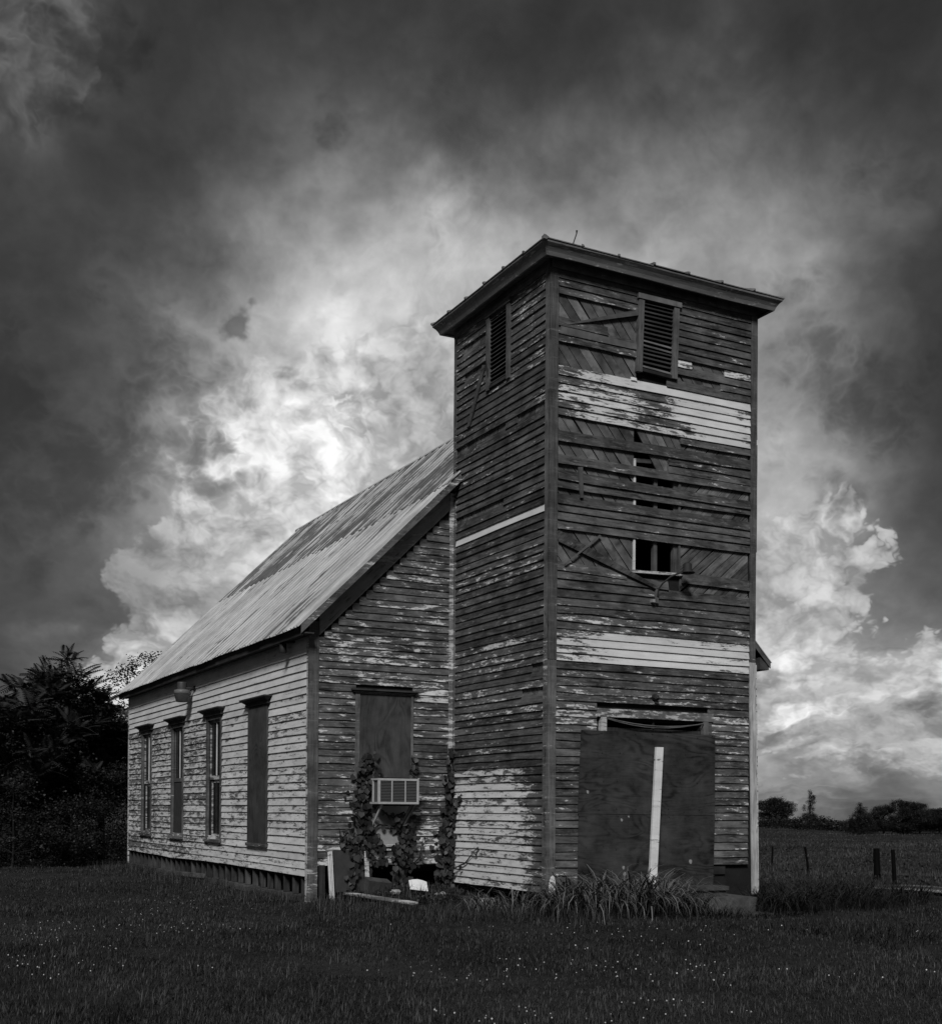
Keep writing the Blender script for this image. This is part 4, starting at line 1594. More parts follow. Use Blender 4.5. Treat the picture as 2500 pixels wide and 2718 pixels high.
# bent gooseneck lamp below the tower window
gl_ = thing('gooseneck_lamp', 'bent gooseneck lamp with bell shade below the open tower window', 'lamp', (1.82, -0.05, 4.33))
mb = MB()
mb.tube([(0.0, -0.02, 0.02), (0.0, -0.04, 0.12), (0.03, -0.10, 0.20), (0.12, -0.16, 0.29), (0.22, -0.20, 0.345), (0.34, -0.22, 0.375)], 0.013, 7)
mb.build('arm', M_DARK_METAL, gl_)
mb = MB()
mb.box(-0.022, 0.022, -0.012, 0.03, -0.08, 0.13)
mb.build('bracket', M_BARE, gl_, uvdir=(0, 0, 1))
mb = MB()
mb.lathe((0.40, -0.20, 0.375), [(0.001, 0.15), (0.04, 0.145), (0.066, 0.12), (0.07, 0.03), (0.115, 0.0), (0.11, -0.008), (0.06, 0.02)], 14)
mb.build('lamp_shade', M_DARK_METAL, gl_, smooth=True)
mb = MB()
mb.box(-0.10, -0.05, -0.03, 0.03, -0.075, -0.03)
mb.build('socket_box', M_PANEL, gl_)

# broken bracket stub above the door
mb = MB()
mb.tube([(1.80, -0.02, 2.87), (1.80, -0.09, 2.855), (1.80, -0.11, 2.83)], [0.05, 0.045, 0.03], 8)
tag(mb.build('lamp_stub', M_DARK_METAL), 'rusted stub of a lamp on the wall above the door', 'lamp')

# white plank leaning on the plywood
pl = MB()
P0 = np.array((1.478, -0.36, -0.17))
ax_u = np.array((1.778, -0.118, 2.13)) - P0
pl.obox(P0, (0.122, -0.01, 0.0), (0.004, 0.045, 0.0), ax_u, 0.88)
tag(pl.build('leaning_plank', M_WHITE, uvdir=(0, 0, 1)), 'long white plank leaning upright against the door plywood', 'plank')

# pale oval board by the tower corner
ov = MB()
ang = np.linspace(0, 2 * math.pi, 13)[:-1]
ov.prism([(-0.035 + 0.05 * math.cos(t) + 0.01 * math.sin(t), -0.20, 0.135 + 0.15 * math.sin(t)) for t in ang], (0.0, 0.02, 0.0), 0.95)
tag(ov.build('broken_board', M_WHITE, uvdir=(0, 0, 1)), 'pale oval board end standing at the foot of the tower corner', 'board')

# old storm sashes leaning against the gable
st = thing('window_sash', 'old framed sashes stacked upright against the gable beside the nave corner', 'window sash', (-1.85, 2.80, -0.2))
mb = MB()
lean = np.array((0.0, 0.13, 0.80))
for i, xo in enumerate((0.0, 0.036, 0.072)):
    mb.obox((-0.345 + xo, -0.06 - 0.03 * (2 - i), -0.06), (0.022, 0, 0), (0, 0.035, 0), lean * (1.0 if i else 0.99), 0.85)
mb.build('stile', M_WHITE, st, uvdir=(0, 0, 1))
mb = MB()
for i, xo in enumerate((0.0, 0.036, 0.068)):
    mb.obox((0.245 + xo, -0.06 - 0.03 * (2 - i), 0.10), (0.018, 0, 0), (0, 0.03, 0), lean * 0.80, 0.6)
mb.build('stile', M_WHITE, st, uvdir=(0, 0, 1))
mb = MB()
mb.obox((-0.24, -0.05, 0.12), (0.48, 0, 0), (0, 0.012, 0), lean * 0.80)
mb.build('pane', M_SCREEN, st)
mb = MB()
mb.obox((-0.345, -0.045, -0.05) + lean * 0.985, (0.66, 0, 0), (0, 0.03, 0), (0, 0, 0.03), 0.35)
mb.build('rail', M_TRIM, st, uvdir=(1, 0, 0))
mb = MB()
mb.obox((-2.30, 2.86, -0.25), (0.085, 0, 0), (0, 0.05, 0), (0, 0.02, 0.58))
tag(mb.build('dark_post', M_DARKWOOD, uvdir=(0, 0, 1)), 'short dark post between the nave corner and the stacked sashes', 'post')

# concrete block, board, sheet, rubble below the gable
cb = MB()
cb.obox((-1.70, 2.42, -0.12), (0.40, 0.06, -0.05), (-0.03, 0.12, 0.06), (0.0, -0.07, 0.23))
o = cb.build('concrete_block', M_CONCRETE)
tag(o, 'dark rough concrete block tilted on the heap below the gable', 'concrete block')
fb = MB()
fb.obox((-2.02, 2.62, -0.105), (0.36, -1.72, -0.045), (0.10, 0.02, 0.01), (0, 0, 0.028), 0.35)
tag(fb.build('fallen_plank', M_TRIM, uvdir=(0.36, -1.72, 0)), 'weathered plank lying on the grass in front of the concrete block', 'plank')
ps = MB()
gx_, gy_ = 5, 4
for i in range(gx_):
    for j in range(gy_):
        u, w = i / (gx_ - 1), j / (gy_ - 1)
        ps.v.append((-1.06 + 0.26 * u + 0.05 * w, 2.28 + 0.16 * w - 0.10 * u, -0.03 + 0.13 * w - 0.03 * u + 0.03 * math.sin(3 * u) * w))
        ps.p.append(0)
for i in range(gx_ - 1):
    for j in range(gy_ - 1):
        a = i * gy_ + j
        ps.f.append((a, a + gy_, a + gy_ + 1, a + 1))
tag(ps.build('paper_sheet', M_PAPER), 'white curled sheet lying on the heap below the cooler', 'paper')
for (x, y, s, lab) in ((-1.30, 2.30, 0.075, 'small pale stone lying left of the curled sheet'), (-0.22, 1.35, 0.12, 'pale stone in the grass near the tower side'), (-0.62, 2.1, 0.08, 'low pale stone between sheet and tower')):
    mb = MB()
    zc_ = float(ground_z(x, y)) + s * 0.45
    pts = []
    for (th, ph) in [(t, p) for t in np.linspace(0, 2 * math.pi, 8)[:-1] for p in (-0.7, 0.1, 0.8)]:
        r_ = s * random.uniform(0.8, 1.15)
        pts.append((x + r_ * math.cos(th) * math.cos(ph) * 1.4, y + r_ * math.sin(th) * math.cos(ph), zc_ + r_ * 0.7 * math.sin(ph)))
    b0 = len(mb.v)
    mb.v += pts
    mb.p += [0.0] * len(pts)
    for i in range(7):
        for k in range(2):
            mb.f.append((i * 3 + k, ((i + 1) % 7) * 3 + k, ((i + 1) % 7) * 3 + k + 1, i * 3 + k + 1))
    mb.f.append(tuple(i * 3 + 2 for i in range(7)))
    tag(mb.build('stone', M_PANEL), lab, 'stone')

# concrete stoop and step block
mb = MB()
n = 10
for i in range(n + 1):
    f = i / n
    x = 1.70 + 1.38 * f
    mb.v += [(x, -0.80 + 0.015 * math.sin(9 * f), -0.30), (x, -0.80 + random.uniform(-.012, .012), -0.055 + random.uniform(-.008, .004)), (x, -0.03, -0.045)]
    mb.p += [0, 0, 0]
for i in range(n):
    for k in range(2):
        mb.f.append((i * 3 + k, i * 3 + 3 + k, i * 3 + 4 + k, i * 3 + 1 + k))
mb.f.append((0, 1, 2))
mb.f.append((n * 3 + 2, n * 3 + 1, n * 3))
stoop = mb.build('concrete_stoop', M_CONCRETE_TOP)
tag(stoop, 'worn concrete stoop slab before the boarded door', 'doorstep')
mb = MB()
mb.box(1.75, 3.10, -1.16, -0.84, -0.40, -0.262)
mb.build('lower_step', M_CONCRETE, stoop)
mb = MB()
mb.obox((2.24, -0.46, -0.050), (0.54, -0.03, 0), (0.03, 0.26, 0), (0, 0, 0.085))
mb.obox((2.20, -0.50, 0.037), (0.60, -0.03, 0), (0.03, 0.32, 0), (0, 0, 0.060))
tag(mb.build('step_block', M_CONCRETE), 'dark low step block standing on the stoop', 'step')
mb = MB()
mb.obox((2.98, 0.02, -0.02), (0.28, 0.05, 0), (0.06, 0.03, 0.0), (0.26, 0.10, 0.44))
mb.build('tilted_slab', M_CONCRETE, church)

# thin rod on the tower roof
mb = MB()
mb.tube([(0.22, -0.20, 9.09), (0.24, -0.205, 9.16), (0.285, -0.21, 9.29), (0.287, -0.212, 9.335)], [0.02, 0.008, 0.008, 0.014], 6)
tag(mb.build('roof_rod', M_DARK_METAL), 'thin crooked rod standing on the edge of the tower roof', 'rod')
# === END CHURCH ===


# ------------------------------------------------------------------ vegetation
M_GRASS = leaf_material('dark_lawn_blades', 0.010, 0.082)
M_TALL = leaf_material('tall_grass_blades', 0.012, 0.24, 0.42)
M_FIELD = leaf_material('field_weeds', 0.020, 0.100)
M_LEAF = leaf_material('dark_tree_leaves', 0.008, 0.045)
M_SHRUB = leaf_material('thicket_leaves', 0.005, 0.024)
M_IVY = leaf_material('ivy_leaves', 0.008, 0.050, 0.5)
M_FLOWER = leaf_material('clover_heads', 0.25, 0.85, 0.8)
M_BARK = plain('dark_bark', 0.02, 0.95, 0.1, 0.4, 12, 0.01, (3, 3, 0.6))
M_POST = plain('dark_post_wood', 0.006, 0.95, 0.02, 0.5, 14, 0.006, (3, 3, 0.5))


def rot_z(a):
    c, s = np.cos(a), np.sin(a)
    z, o = np.zeros_like(a), np.ones_like(a)
    return np.stack([np.stack([c, -s, z], -1), np.stack([s, c, z], -1), np.stack([z, z, o], -1)], -2)


def rand_rot(n, tilt):
    """random turn about z after a random tilt about x"""
    t = rng.normal(0, tilt, n)
    c, s = np.cos(t), np.sin(t)
    z, o = np.zeros(n), np.ones(n)
    rx = np.stack([np.stack([o, z, z], -1), np.stack([z, c, -s], -1), np.stack([z, s, c], -1)], -2)
    return rot_z(rng.uniform(0, 2 * np.pi, n)) @ rx


def noise2(x, y, seed, n=7, f0=0.25):
    r = np.random.default_rng(seed)
    v = 0
    for k in range(n):
        f = f0 * 1.75 ** k
        a = r.uniform(0, 2 * np.pi)
        v = v + np.sin(f * (x * np.cos(a) + y * np.sin(a)) * 2 * np.pi + r.uniform(0, 6.28)) * 0.75 ** k
    return v / 2.2


def ribbons(base, L, width, th0, bend, azm, tone, nseg):
    """arching blades: base (N,3); th0 start lean from upright, bend total curl, azm heading"""
    N = len(base)
    pts = [base.copy()]
    p = base.copy()
    h = np.stack([np.cos(azm), np.sin(azm)], -1)
    for k in range(nseg):
        t = (k + 0.5) / nseg
        th = th0 + bend * t ** 1.4
        st = (L / nseg)[:, None]
        p = p + np.concatenate([h * np.sin(th)[:, None], np.cos(th)[:, None]], 1) * st
        pts.append(p.copy())
    side = np.stack([-np.sin(azm), np.cos(azm), np.zeros(N)], -1)
    V = np.zeros((N, (nseg + 1) * 2, 3))
    for k in range(nseg + 1):
        t = k / nseg
        w = width * (0.75 + 0.5 * t if t < 0.4 else 0.95 * (1 - (t - 0.4) / 0.62)) * 0.5
        V[:, 2 * k] = pts[k] - side * w[:, None]
        V[:, 2 * k + 1] = pts[k] + side * w[:, None]
    tf = np.array([(2 * k, 2 * k + 1, 2 * k + 3, 2 * k + 2) for k in range(nseg)])
    n = (nseg + 1) * 2
    Fs = (tf[None] + (np.arange(N) * n)[:, None, None]).reshape(-1, 4)
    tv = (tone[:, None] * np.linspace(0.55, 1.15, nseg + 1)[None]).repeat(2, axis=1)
    return V.reshape(-1, 3), Fs, tv.ravel()


def wedge(n, u0, u1, d0, d1):
    """random ground points in front of the viewpoint, denser near it"""
    d = d0 * (d1 / d0) ** rng.random(n)
    u = rng.uniform(u0, u1, n)
    lat = d * (u - 1250) / F_PX
    x = CAM[0] + d * FWD[0] + lat * RIGHT[0]
    y = CAM[1] + d * FWD[1] + lat * RIGHT[1]
    return x, y, d


def outside(x, y):
    inside = ((x > -2.52) & (x < 6.2) & (y > 2.93) & (y < 15.6)) | ((x > -0.03) & (x < 3.72) & (y > -0.03) & (y < 3.1))
    inside |= (x > 1.68) & (x < 3.28) & (y > -1.18) & (y < 0.1)
    lane_ = (x > LANE_X0 - 0.35) & (x < LANE_X1 - 0.08) & (y < 2.6)
    return ~inside & ~lane_


def grass(name, x, y, hgt, wid, mat, tone, lean=0.35, bend=0.8, nseg=2):
    n = len(x)
    base = np.stack([x, y, ground_z(x, y) - 0.005], -1)
    V, Fs, t = ribbons(base, hgt, wid, np.abs(rng.normal(0, lean, n)), bend * rng.random(n), rng.uniform(0, 2 * np.pi, n), tone, nseg)
    return V, Fs, t


def join(*parts):
    vs, fs, ts, b = [], [], [], 0
    for (V, Fs, t) in parts:
        vs.append(V)
        fs.append(Fs + b)
        ts.append(t)
        b += len(V)
    return np.concatenate(vs), np.concatenate(fs), np.concatenate(ts)


# lawn
x, y, d = wedge(335000, -500, 2950, 7.0, 30.0)
k_ = outside(x, y)
x, y, d = x[k_], y[k_], d[k_]
pn = noise2(x, y, 3)
n_ = len(x)
hg = np.clip(0.042 + 0.024 * pn + rng.normal(0, 0.014, n_), 0.014, 0.15)
wd = (0.0034 + 0.0034 * rng.random(n_)) * np.clip(d / 9, 1, 2.2)
tone = np.clip(0.29 + 0.20 * noise2(x, y, 5) + 0.16 * noise2(x, y, 77, 4, 0.10) + rng.normal(0, 0.20, n_), 0.0, 1.0)
tone = np.where(rng.random(n_) < 0.03, rng.uniform(0.9, 1.8, n_), tone)      # dry straws
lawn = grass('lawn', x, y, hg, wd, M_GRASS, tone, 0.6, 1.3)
# ranker fringe along the walls
xs_, ys_ = [], []
for (xa, ya, xb, yb, wdt, num) in ((-2.62, 3.0, -2.62, 15.5, 0.35, 7000), (-2.5, 2.7, -0.1, 2.2, 0.5, 1500), (-0.45, 2.7, -0.25, -0.2, 0.28, 2200), (-2.9, 1.7, 0.2, -1.4, 0.45, 4200)):
    f = rng.random(num)
    o_ = rng.normal(0, wdt, num)
    ang = math.atan2(yb - ya, xb - xa)
    xs_.append(xa + (xb - xa) * f - math.sin(ang) * o_)
    ys_.append(ya + (yb - ya) * f + math.cos(ang) * o_)
x, y = np.concatenate(xs_), np.concatenate(ys_)
k_ = outside(x, y)
x, y = x[k_], y[k_]
n_ = len(x)
cx_, cy_, cd_ = wedge(520, -300, 2800, 7.5, 22.0)
k_ = outside(cx_, cy_) & (noise2(cx_, cy_, 41, 5, 0.15) > -0.1)
cx_, cy_ = cx_[k_], cy_[k_]
cr_ = rng.uniform(0.05, 0.20, len(cx_))
rep_ = rng.integers(14, 44, len(cx_))
tx_ = np.repeat(cx_, rep_) + rng.normal(0, 1, rep_.sum()) * np.repeat(cr_, rep_)
ty_ = np.repeat(cy_, rep_) + rng.normal(0, 1, rep_.sum()) * np.repeat(cr_, rep_)
th_ = np.repeat(rng.uniform(0.06, 0.17, len(cx_)), rep_) * rng.uniform(0.6, 1.25, rep_.sum())
k2_ = outside(tx_, ty_)
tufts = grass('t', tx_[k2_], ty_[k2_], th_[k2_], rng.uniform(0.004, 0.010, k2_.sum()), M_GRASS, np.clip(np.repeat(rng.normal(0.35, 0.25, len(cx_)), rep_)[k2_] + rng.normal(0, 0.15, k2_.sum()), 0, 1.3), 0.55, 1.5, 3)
V, Fs, t = tufts
fast_mesh('grass_tufts', V, Fs, M_GRASS, tone=t, kind='stuff')
fringe = grass('fringe', x, y, np.clip(rng.normal(0.14, 0.06, n_), 0.04, 0.36), 0.005 + 0.006 * rng.random(n_), M_GRASS, np.clip(rng.normal(0.42, 0.25, n_), 0, 1.2), 0.4, 1.3, 3)
V, Fs, t = lawn
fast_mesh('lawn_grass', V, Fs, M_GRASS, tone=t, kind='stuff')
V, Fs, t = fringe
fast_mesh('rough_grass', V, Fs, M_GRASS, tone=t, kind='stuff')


# tall arching grass by the door and weeds to the right of it
def tall(name, regions, mat):
    parts_ = []
    for (cx, cy, rx, ry, num, l0, l1, w0, w1, tn) in regions:
        a = rng.uniform(0, 2 * np.pi, num)
        r = np.sqrt(rng.random(num))
        x, y = cx + rx * r * np.cos(a), cy + ry * r * np.sin(a)
        k_ = ~((x > -0.03) & (x < 3.72) & (y > -0.05)) & ~((x > 1.68) & (x < 3.2) & (y > -1.0))
        x, y = x[k_], y[k_]
        m_ = len(x)
        hd = np.arctan2(y - cy, (x - cx) * 0.6) + rng.normal(0, 1.0, m_)
        parts_.append(ribbons(np.stack([x, y, ground_z(x, y) - 0.01], -1), rng.uniform(l0, l1, m_), rng.uniform(w0, w1, m_),
                              np.abs(rng.normal(0.18, 0.18, m_)), rng.uniform(1.9, 3.1, m_), hd, np.clip(rng.normal(tn, 0.22, m_), 0.02, 1.1), 6))
    V, Fs, t = join(*parts_)
    o = fast_mesh(name, V, Fs, mat, tone=t, kind='stuff')
    return o


tall('tall_grass', [
    (0.70, -0.80, 1.10, 0.62, 560, 0.55, 1.15, 0.014, 0.030, 0.42),
    (0.70, -1.05, 0.95, 0.40, 170, 0.70, 1.10, 0.016, 0.032, 0.62),
    (1.35, -1.05, 0.60, 0.35, 230, 0.40, 0.80, 0.012, 0.024, 0.36),
    (-0.45, 0.10, 0.60, 0.9, 200, 0.35, 0.85, 0.011, 0.024, 0.40),
], M_TALL)
tall('tall_weeds', [
    (4.6, -0.2, 1.3, 1.2, 1500, 0.25, 0.70, 0.008, 0.018, 0.10),
    (6.1, 0.9, 1.7, 1.8, 1700, 0.25, 0.75, 0.008, 0.018, 0.08),
    (4.2, 2.5, 0.9, 2.2, 700, 0.3, 0.75, 0.008, 0.016, 0.06),
    (2.9, -1.35, 0.9, 0.28, 420, 0.10, 0.22, 0.007, 0.014, 0.14),
    (3.50, -0.80, 0.50, 0.60, 800, 0.30, 0.70, 0.008, 0.016, 0.14),
    (1.9, -1.30, 0.5, 0.2, 180, 0.15, 0.4, 0.007, 0.014, 0.14),
    (2.2, -3.5, 0.9, 1.2, 900, 0.12, 0.34, 0.006, 0.012, 0.10),
], M_GRASS)


def leaf_quad():
    return np.array([(0, 0, 0), (0.45, 0.38, 0.06), (1.0, 0, -0.08), (0.45, -0.38, 0.06)], float), np.array([(0, 1, 2, 3)])


def clump_template(nl, seed, size=0.42):
    r = np.random.default_rng(seed)
    tv, tf = leaf_quad()
    p = r.normal(0, 1, (nl, 3))
    p = p / np.linalg.norm(p, axis=1)[:, None] * (r.random(nl) ** 0.5)[:, None]
    a = rand_rot(nl, 0.9)
    V, Fs, _ = scatter(tv * size, tf, a, p)
    return V, Fs


CL = [clump_template(14, 21 + i) for i in range(3)]


def leafy(points, sizes, tones, squash=0.8):
    """clumps of leaf faces at points"""
    parts_ = []
    idx = rng.integers(0, 3, len(points))
    for i in range(3):
        k_ = idx == i
        if not k_.any():
            continue
        m_ = rand_rot(k_.sum(), 0.5) * sizes[k_][:, None, None]
        V, Fs, t = scatter(CL[i][0], CL[i][1], m_, points[k_], tones[k_])
        parts_.append((V, Fs, t))
    return join(*parts_)


def crown_points(lobes, dens, shell=0.55):
    """points in the outer part of ellipsoid lobes (x,y,z,rx,ry,rz)"""
    out, tn = [], []
    for (cx, cy, cz, rx, ry, rz) in lobes:
        n = max(6, int(dens * (rx * ry * rz) ** (2 / 3)))
        v = rng.normal(0, 1, (n, 3))
        v /= np.linalg.norm(v, axis=1)[:, None]
        r = rng.uniform(shell, 1.05, n) * (1 + 0.16 * np.sin(5 * v[:, 0] + cx * 7) * np.sin(6 * v[:, 1] + cy * 3) + 0.10 * np.sin(11 * v[:, 2] + cz))
        out.append(np.stack([cx + v[:, 0] * r * rx, cy + v[:, 1] * r * ry, cz + v[:, 2] * r * rz], -1))
        tn.append(np.clip(rng.normal(0.42, 0.22, n), 0, 1))
    return np.concatenate(out), np.concatenate(tn)


def on_ground(u, d):
    lat = d * (u - 1250) / F_PX
    return CAM[0] + d * FWD[0] + lat * RIGHT[0], CAM[1] + d * FWD[1] + lat * RIGHT[1]


def lobed_tree(name, label, cat, x, y, h, w, lobes, leaf, group=None, trunk_r=0.08, dens=60, mat=None):
    """lobes in units of (w, w, h): list of (fx, fy, fz, rx, rz)"""
    z0 = float(ground_z(x, y))
    t = thing(name, label, cat, (x, y, z0), group)
    mb = MB()
    mb.tube([(0, 0, -0.1), (0.02 * w, 0.01 * w, h * 0.3), (0.0, 0.0, h * 0.62), (0.01 * w, 0, h * 0.85)], [trunk_r, trunk_r * 0.75, trunk_r * 0.45, trunk_r * 0.12], 7)
    for (fx, fy, fz, rx, rz) in lobes[:7]:
        mb.tube([(0.01 * w, 0, h * max(0.15, fz - 0.28)), (fx * w * 0.5, fy * w * 0.5, h * (fz - 0.1)), (fx * w, fy * w, h * fz)], [trunk_r * 0.45, trunk_r * 0.28, trunk_r * 0.08], 5)
    mb.build('trunk', M_BARK, t)
    L = [(fx * w, fy * w, fz * h, rx * w, rx * w, rz * h) for (fx, fy, fz, rx, rz) in lobes]
    pts, tn = crown_points(L, dens / leaf ** 2 * 0.09)
    V, Fs, tt = leafy(pts, rng.uniform(0.7, 1.3, len(pts)) * leaf, tn)
    fast_mesh('crown', V, Fs, mat or M_LEAF, t, tone=tt)
    return t


def random_lobes(n, top=0.98, bot=0.3, wide=0.42, seed=0, r0=0.16, r1=0.28, shape='round'):
    r = np.random.default_rng(seed)
    out = [(0, 0, (top + bot) / 2, 0.26, (top - bot) / 2 * 0.8)]
    for i in range(n):
        fz = r.uniform(bot, top - 0.06)
        q = (fz - bot) / (top - bot)
        rad = wide * (math.sqrt(max(0.05, 1 - (2 * q - 0.85) ** 2)) if shape == 'round' else (1.05 - q))
        a = r.uniform(0, 6.28)
        out.append((rad * math.cos(a), rad * math.sin(a), fz, r.uniform(r0, r1) * (1 if shape == 'round' else (1.1 - q * 0.7)), r.uniform(0.06, 0.12)))
    return out


# pinnate fronds for the tree of heaven
def frond_template():
    V, Fs = [], []
    for i in range(10):
        s = 0.16 + 0.84 * i / 9
        z = 0.10 * s - 0.34 * s * s
        ll_ = 0.30 * math.sin(math.pi * (0.18 + 0.70 * s)) + 0.05
        for sg in (-1, 1):
            b = len(V)
            fx = 0.35 * ll_
            V += [(s, 0, z), (s + fx * 0.3 + 0.035, sg * ll_ * 0.45, z - 0.02), (s + fx, sg * ll_, z - 0.30 * ll_), (s + fx * 0.3 - 0.035, sg * ll_ * 0.5, z - 0.03)]
            Fs.append((b, b + 1, b + 2, b + 3))
    b = len(V)
    V += [(0, 0.006, 0), (0, -0.006, 0), (1.0, -0.002, -0.24), (1.0, 0.002, -0.24)]
    Fs.append((b, b + 1, b + 2, b + 3))
    return np.array(V, float), np.array(Fs)


FR_T = frond_template()


def frond_rosettes(tips, nper, l0, l1, tone0=0.5):
    pos, mats, tn = [], [], []
    for tp in tips:
        n = nper + int(rng.integers(-2, 3))
        base = rng.uniform(0, 6.28)
        for k in range(n):
            a = base + 2.399 * k
            e = rng.uniform(-0.25, 0.85) if k > 2 else rng.uniform(0.6, 1.3)
            dx_ = np.array((math.cos(a) * math.cos(e), math.sin(a) * math.cos(e), math.sin(e)))
            zz_ = np.array((0, 0, 1.0)) + rng.normal(0, 0.15, 3)
            yy_ = np.cross(zz_, dx_)
            yy_ /= np.linalg.norm(yy_) + 1e-6
            zz_ = np.cross(dx_, yy_)
            L = rng.uniform(l0, l1)
            mats.append(np.stack([dx_, yy_, zz_], 1) * L)
            pos.append(np.array(tp) + rng.normal(0, 0.05, 3))
            tn.append(np.clip(rng.normal(tone0, 0.22), 0, 1))
    return scatter(FR_T[0], FR_T[1], np.array(mats), np.array(pos), np.array(tn))


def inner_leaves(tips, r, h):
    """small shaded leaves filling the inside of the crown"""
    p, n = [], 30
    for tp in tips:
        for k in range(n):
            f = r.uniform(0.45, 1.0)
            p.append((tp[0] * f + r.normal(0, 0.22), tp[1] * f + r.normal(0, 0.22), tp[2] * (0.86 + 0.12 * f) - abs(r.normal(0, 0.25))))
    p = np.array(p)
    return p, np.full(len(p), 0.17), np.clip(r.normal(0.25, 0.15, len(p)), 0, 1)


def frond_tree(label, x, y, h, w, seed, ntips, zlo=0.30, lean=(0, 0)):
    r = np.random.default_rng(seed)
    z0 = float(ground_z(x, y))
    t = thing('sumac_tree', label, 'tree', (x, y, z0), 'trees with feathery leaves behind the church')
    mb = MB()
    top = (lean[0], lean[1], h * 0.94)
    mb.tube([(0, 0, -0.1), (lean[0] * 0.3, lean[1] * 0.3, h * 0.35), (lean[0] * 0.8, lean[1] * 0.8, h * 0.7), top], [0.11, 0.085, 0.05, 0.015], 7)
    tips = [top]
    for i in range(ntips):
        f = r.uniform(zlo, 0.92) if i > 5 else r.uniform(0.75, 0.92)
        rad = w * 0.5 * math.sqrt(max(0.03, 1 - ((f - 0.45) / 0.52) ** 2)) * r.uniform(0.55, 1.0)
        a = r.uniform(0, 6.28)
        tp = (lean[0] * f + rad * math.cos(a), lean[1] * f + rad * math.sin(a), h * f * 0.94)
        tips.append(tp)
        if i % 2 == 0:
            mb.tube([(lean[0] * f * 0.7, lean[1] * f * 0.7, h * f * 0.62), (tp[0] * 0.6, tp[1] * 0.6, h * f * 0.78), tp], [0.035, 0.022, 0.008], 5)
    mb.build('trunk', M_BARK, t)
    V, Fs, tt = frond_rosettes(tips, 15, 0.34, 0.64)
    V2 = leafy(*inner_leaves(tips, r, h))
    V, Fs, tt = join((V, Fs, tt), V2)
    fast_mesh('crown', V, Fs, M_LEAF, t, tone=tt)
    return t


for (u, d, h, w, sd, nt, lab) in (
        (178, 33.0, 5.75, 3.0, 1, 46, 'tallest feathery sumac left of the church with a single pointed top'),
        (40, 31.5, 4.75, 3.0, 2, 46, 'feathery sumac with several short tops at the left picture edge'),
        (270, 35.5, 4.9, 2.7, 3, 42, 'lower feathery sumac touching the rear eave of the church'),
        (-150, 32.5, 5.2, 2.8, 4, 34, 'feathery sumac farthest left of the church'),
        (105, 36.0, 5.0, 3.2, 9, 42, 'feathery sumac standing behind the tallest one')):
    x, y = on_ground(u, d)
    frond_tree(lab, x, y, h, w, sd, nt)
x, y = on_ground(392, 37.0)
lobed_tree('leafy_tree', 'round leafy tree peeping over the rear end of the tin roof', 'tree', x, y, 6.3, 2.6, random_lobes(13, seed=8, bot=0.25), 0.16, dens=46)

# dark thicket below them
for i, (u, d, h, w, lab) in enumerate((
        (300, 31.0, 1.35, 1.5, 'dark shrub nearest the rear corner of the church'),
        (215, 30.5, 1.9, 1.7, 'dark shrub second from the rear corner of the church'),
        (120, 30.0, 1.3, 1.6, 'dark shrub midway along the thicket left of the church'),
        (35, 29.5, 2.2, 1.9, 'dark shrub in the thicket at the left picture edge'),
        (-70, 30.0, 2.0, 1.8, 'dark shrub at the far left end of the thicket'),
        (255, 33.0, 3.4, 2.6, 'tall dark bush between thicket and sumac beside the church'),
        (120, 33.5, 3.7, 2.8, 'tall dark bush below the tallest sumac'),
        (-10, 33.0, 3.5, 2.8, 'tall dark bush at the left picture edge'))):
    x, y = on_ground(u, d)
    lobed_tree('shrub', lab, 'shrub', x, y, h, w, random_lobes(14, top=0.93, bot=0.03, seed=40 + i, wide=0.48, r0=0.2, r1=0.34), 0.12, group='dark thicket left of the church', trunk_r=0.03, dens=34, mat=M_SHRUB)

# trees across the field
x, y = on_ground(2058, 120)
lobed_tree('broad_tree', 'broad flat-crowned tree just right of the tower across the field', 'tree', x, y, 3.1, 3.7, random_lobes(26, top=0.97, bot=0.40, seed=3, wide=0.46, r0=0.12, r1=0.2), 0.17, trunk_r=0.13, dens=130, mat=M_SHRUB)
x, y = on_ground(2148, 118)
lobed_tree('slender_tree', 'slender ragged pointed tree right of the broad tree across the field', 'tree', x, y, 4.0, 1.65, [(0, 0, 0.30, 0.42, 0.12), (0.22, 0.1, 0.42, 0.2, 0.07), (-0.3, 0, 0.36, 0.22, 0.09), (-0.36, 0.1, 0.56, 0.10, 0.09), (0.05, 0, 0.55, 0.24, 0.09), (0.1, 0, 0.70, 0.26, 0.07), (0.16, 0, 0.82, 0.22, 0.06), (0.0, 0, 0.93, 0.11, 0.06), (0.3, 0, 0.78, 0.1, 0.05), (0.38, 0, 0.33, 0.18, 0.1)], 0.14, trunk_r=0.06, dens=120, mat=M_SHRUB)
x, y = on_ground(2283, 84)
lobed_tree('cedar_tree', 'small dark pointed cedar across the field left of the tree row', 'tree', x, y, 2.15, 2.3, [(0, 0, 0.18, 0.48, 0.2), (0.05, 0, 0.40, 0.38, 0.16), (0, 0, 0.60, 0.27, 0.14), (0, 0, 0.78, 0.17, 0.12), (0, 0, 0.92, 0.07, 0.09), (0.3, 0, 0.45, 0.12, 0.12), (-0.3, 0, 0.4, 0.14, 0.12)], 0.12, trunk_r=0.08, dens=130, mat=M_SHRUB)
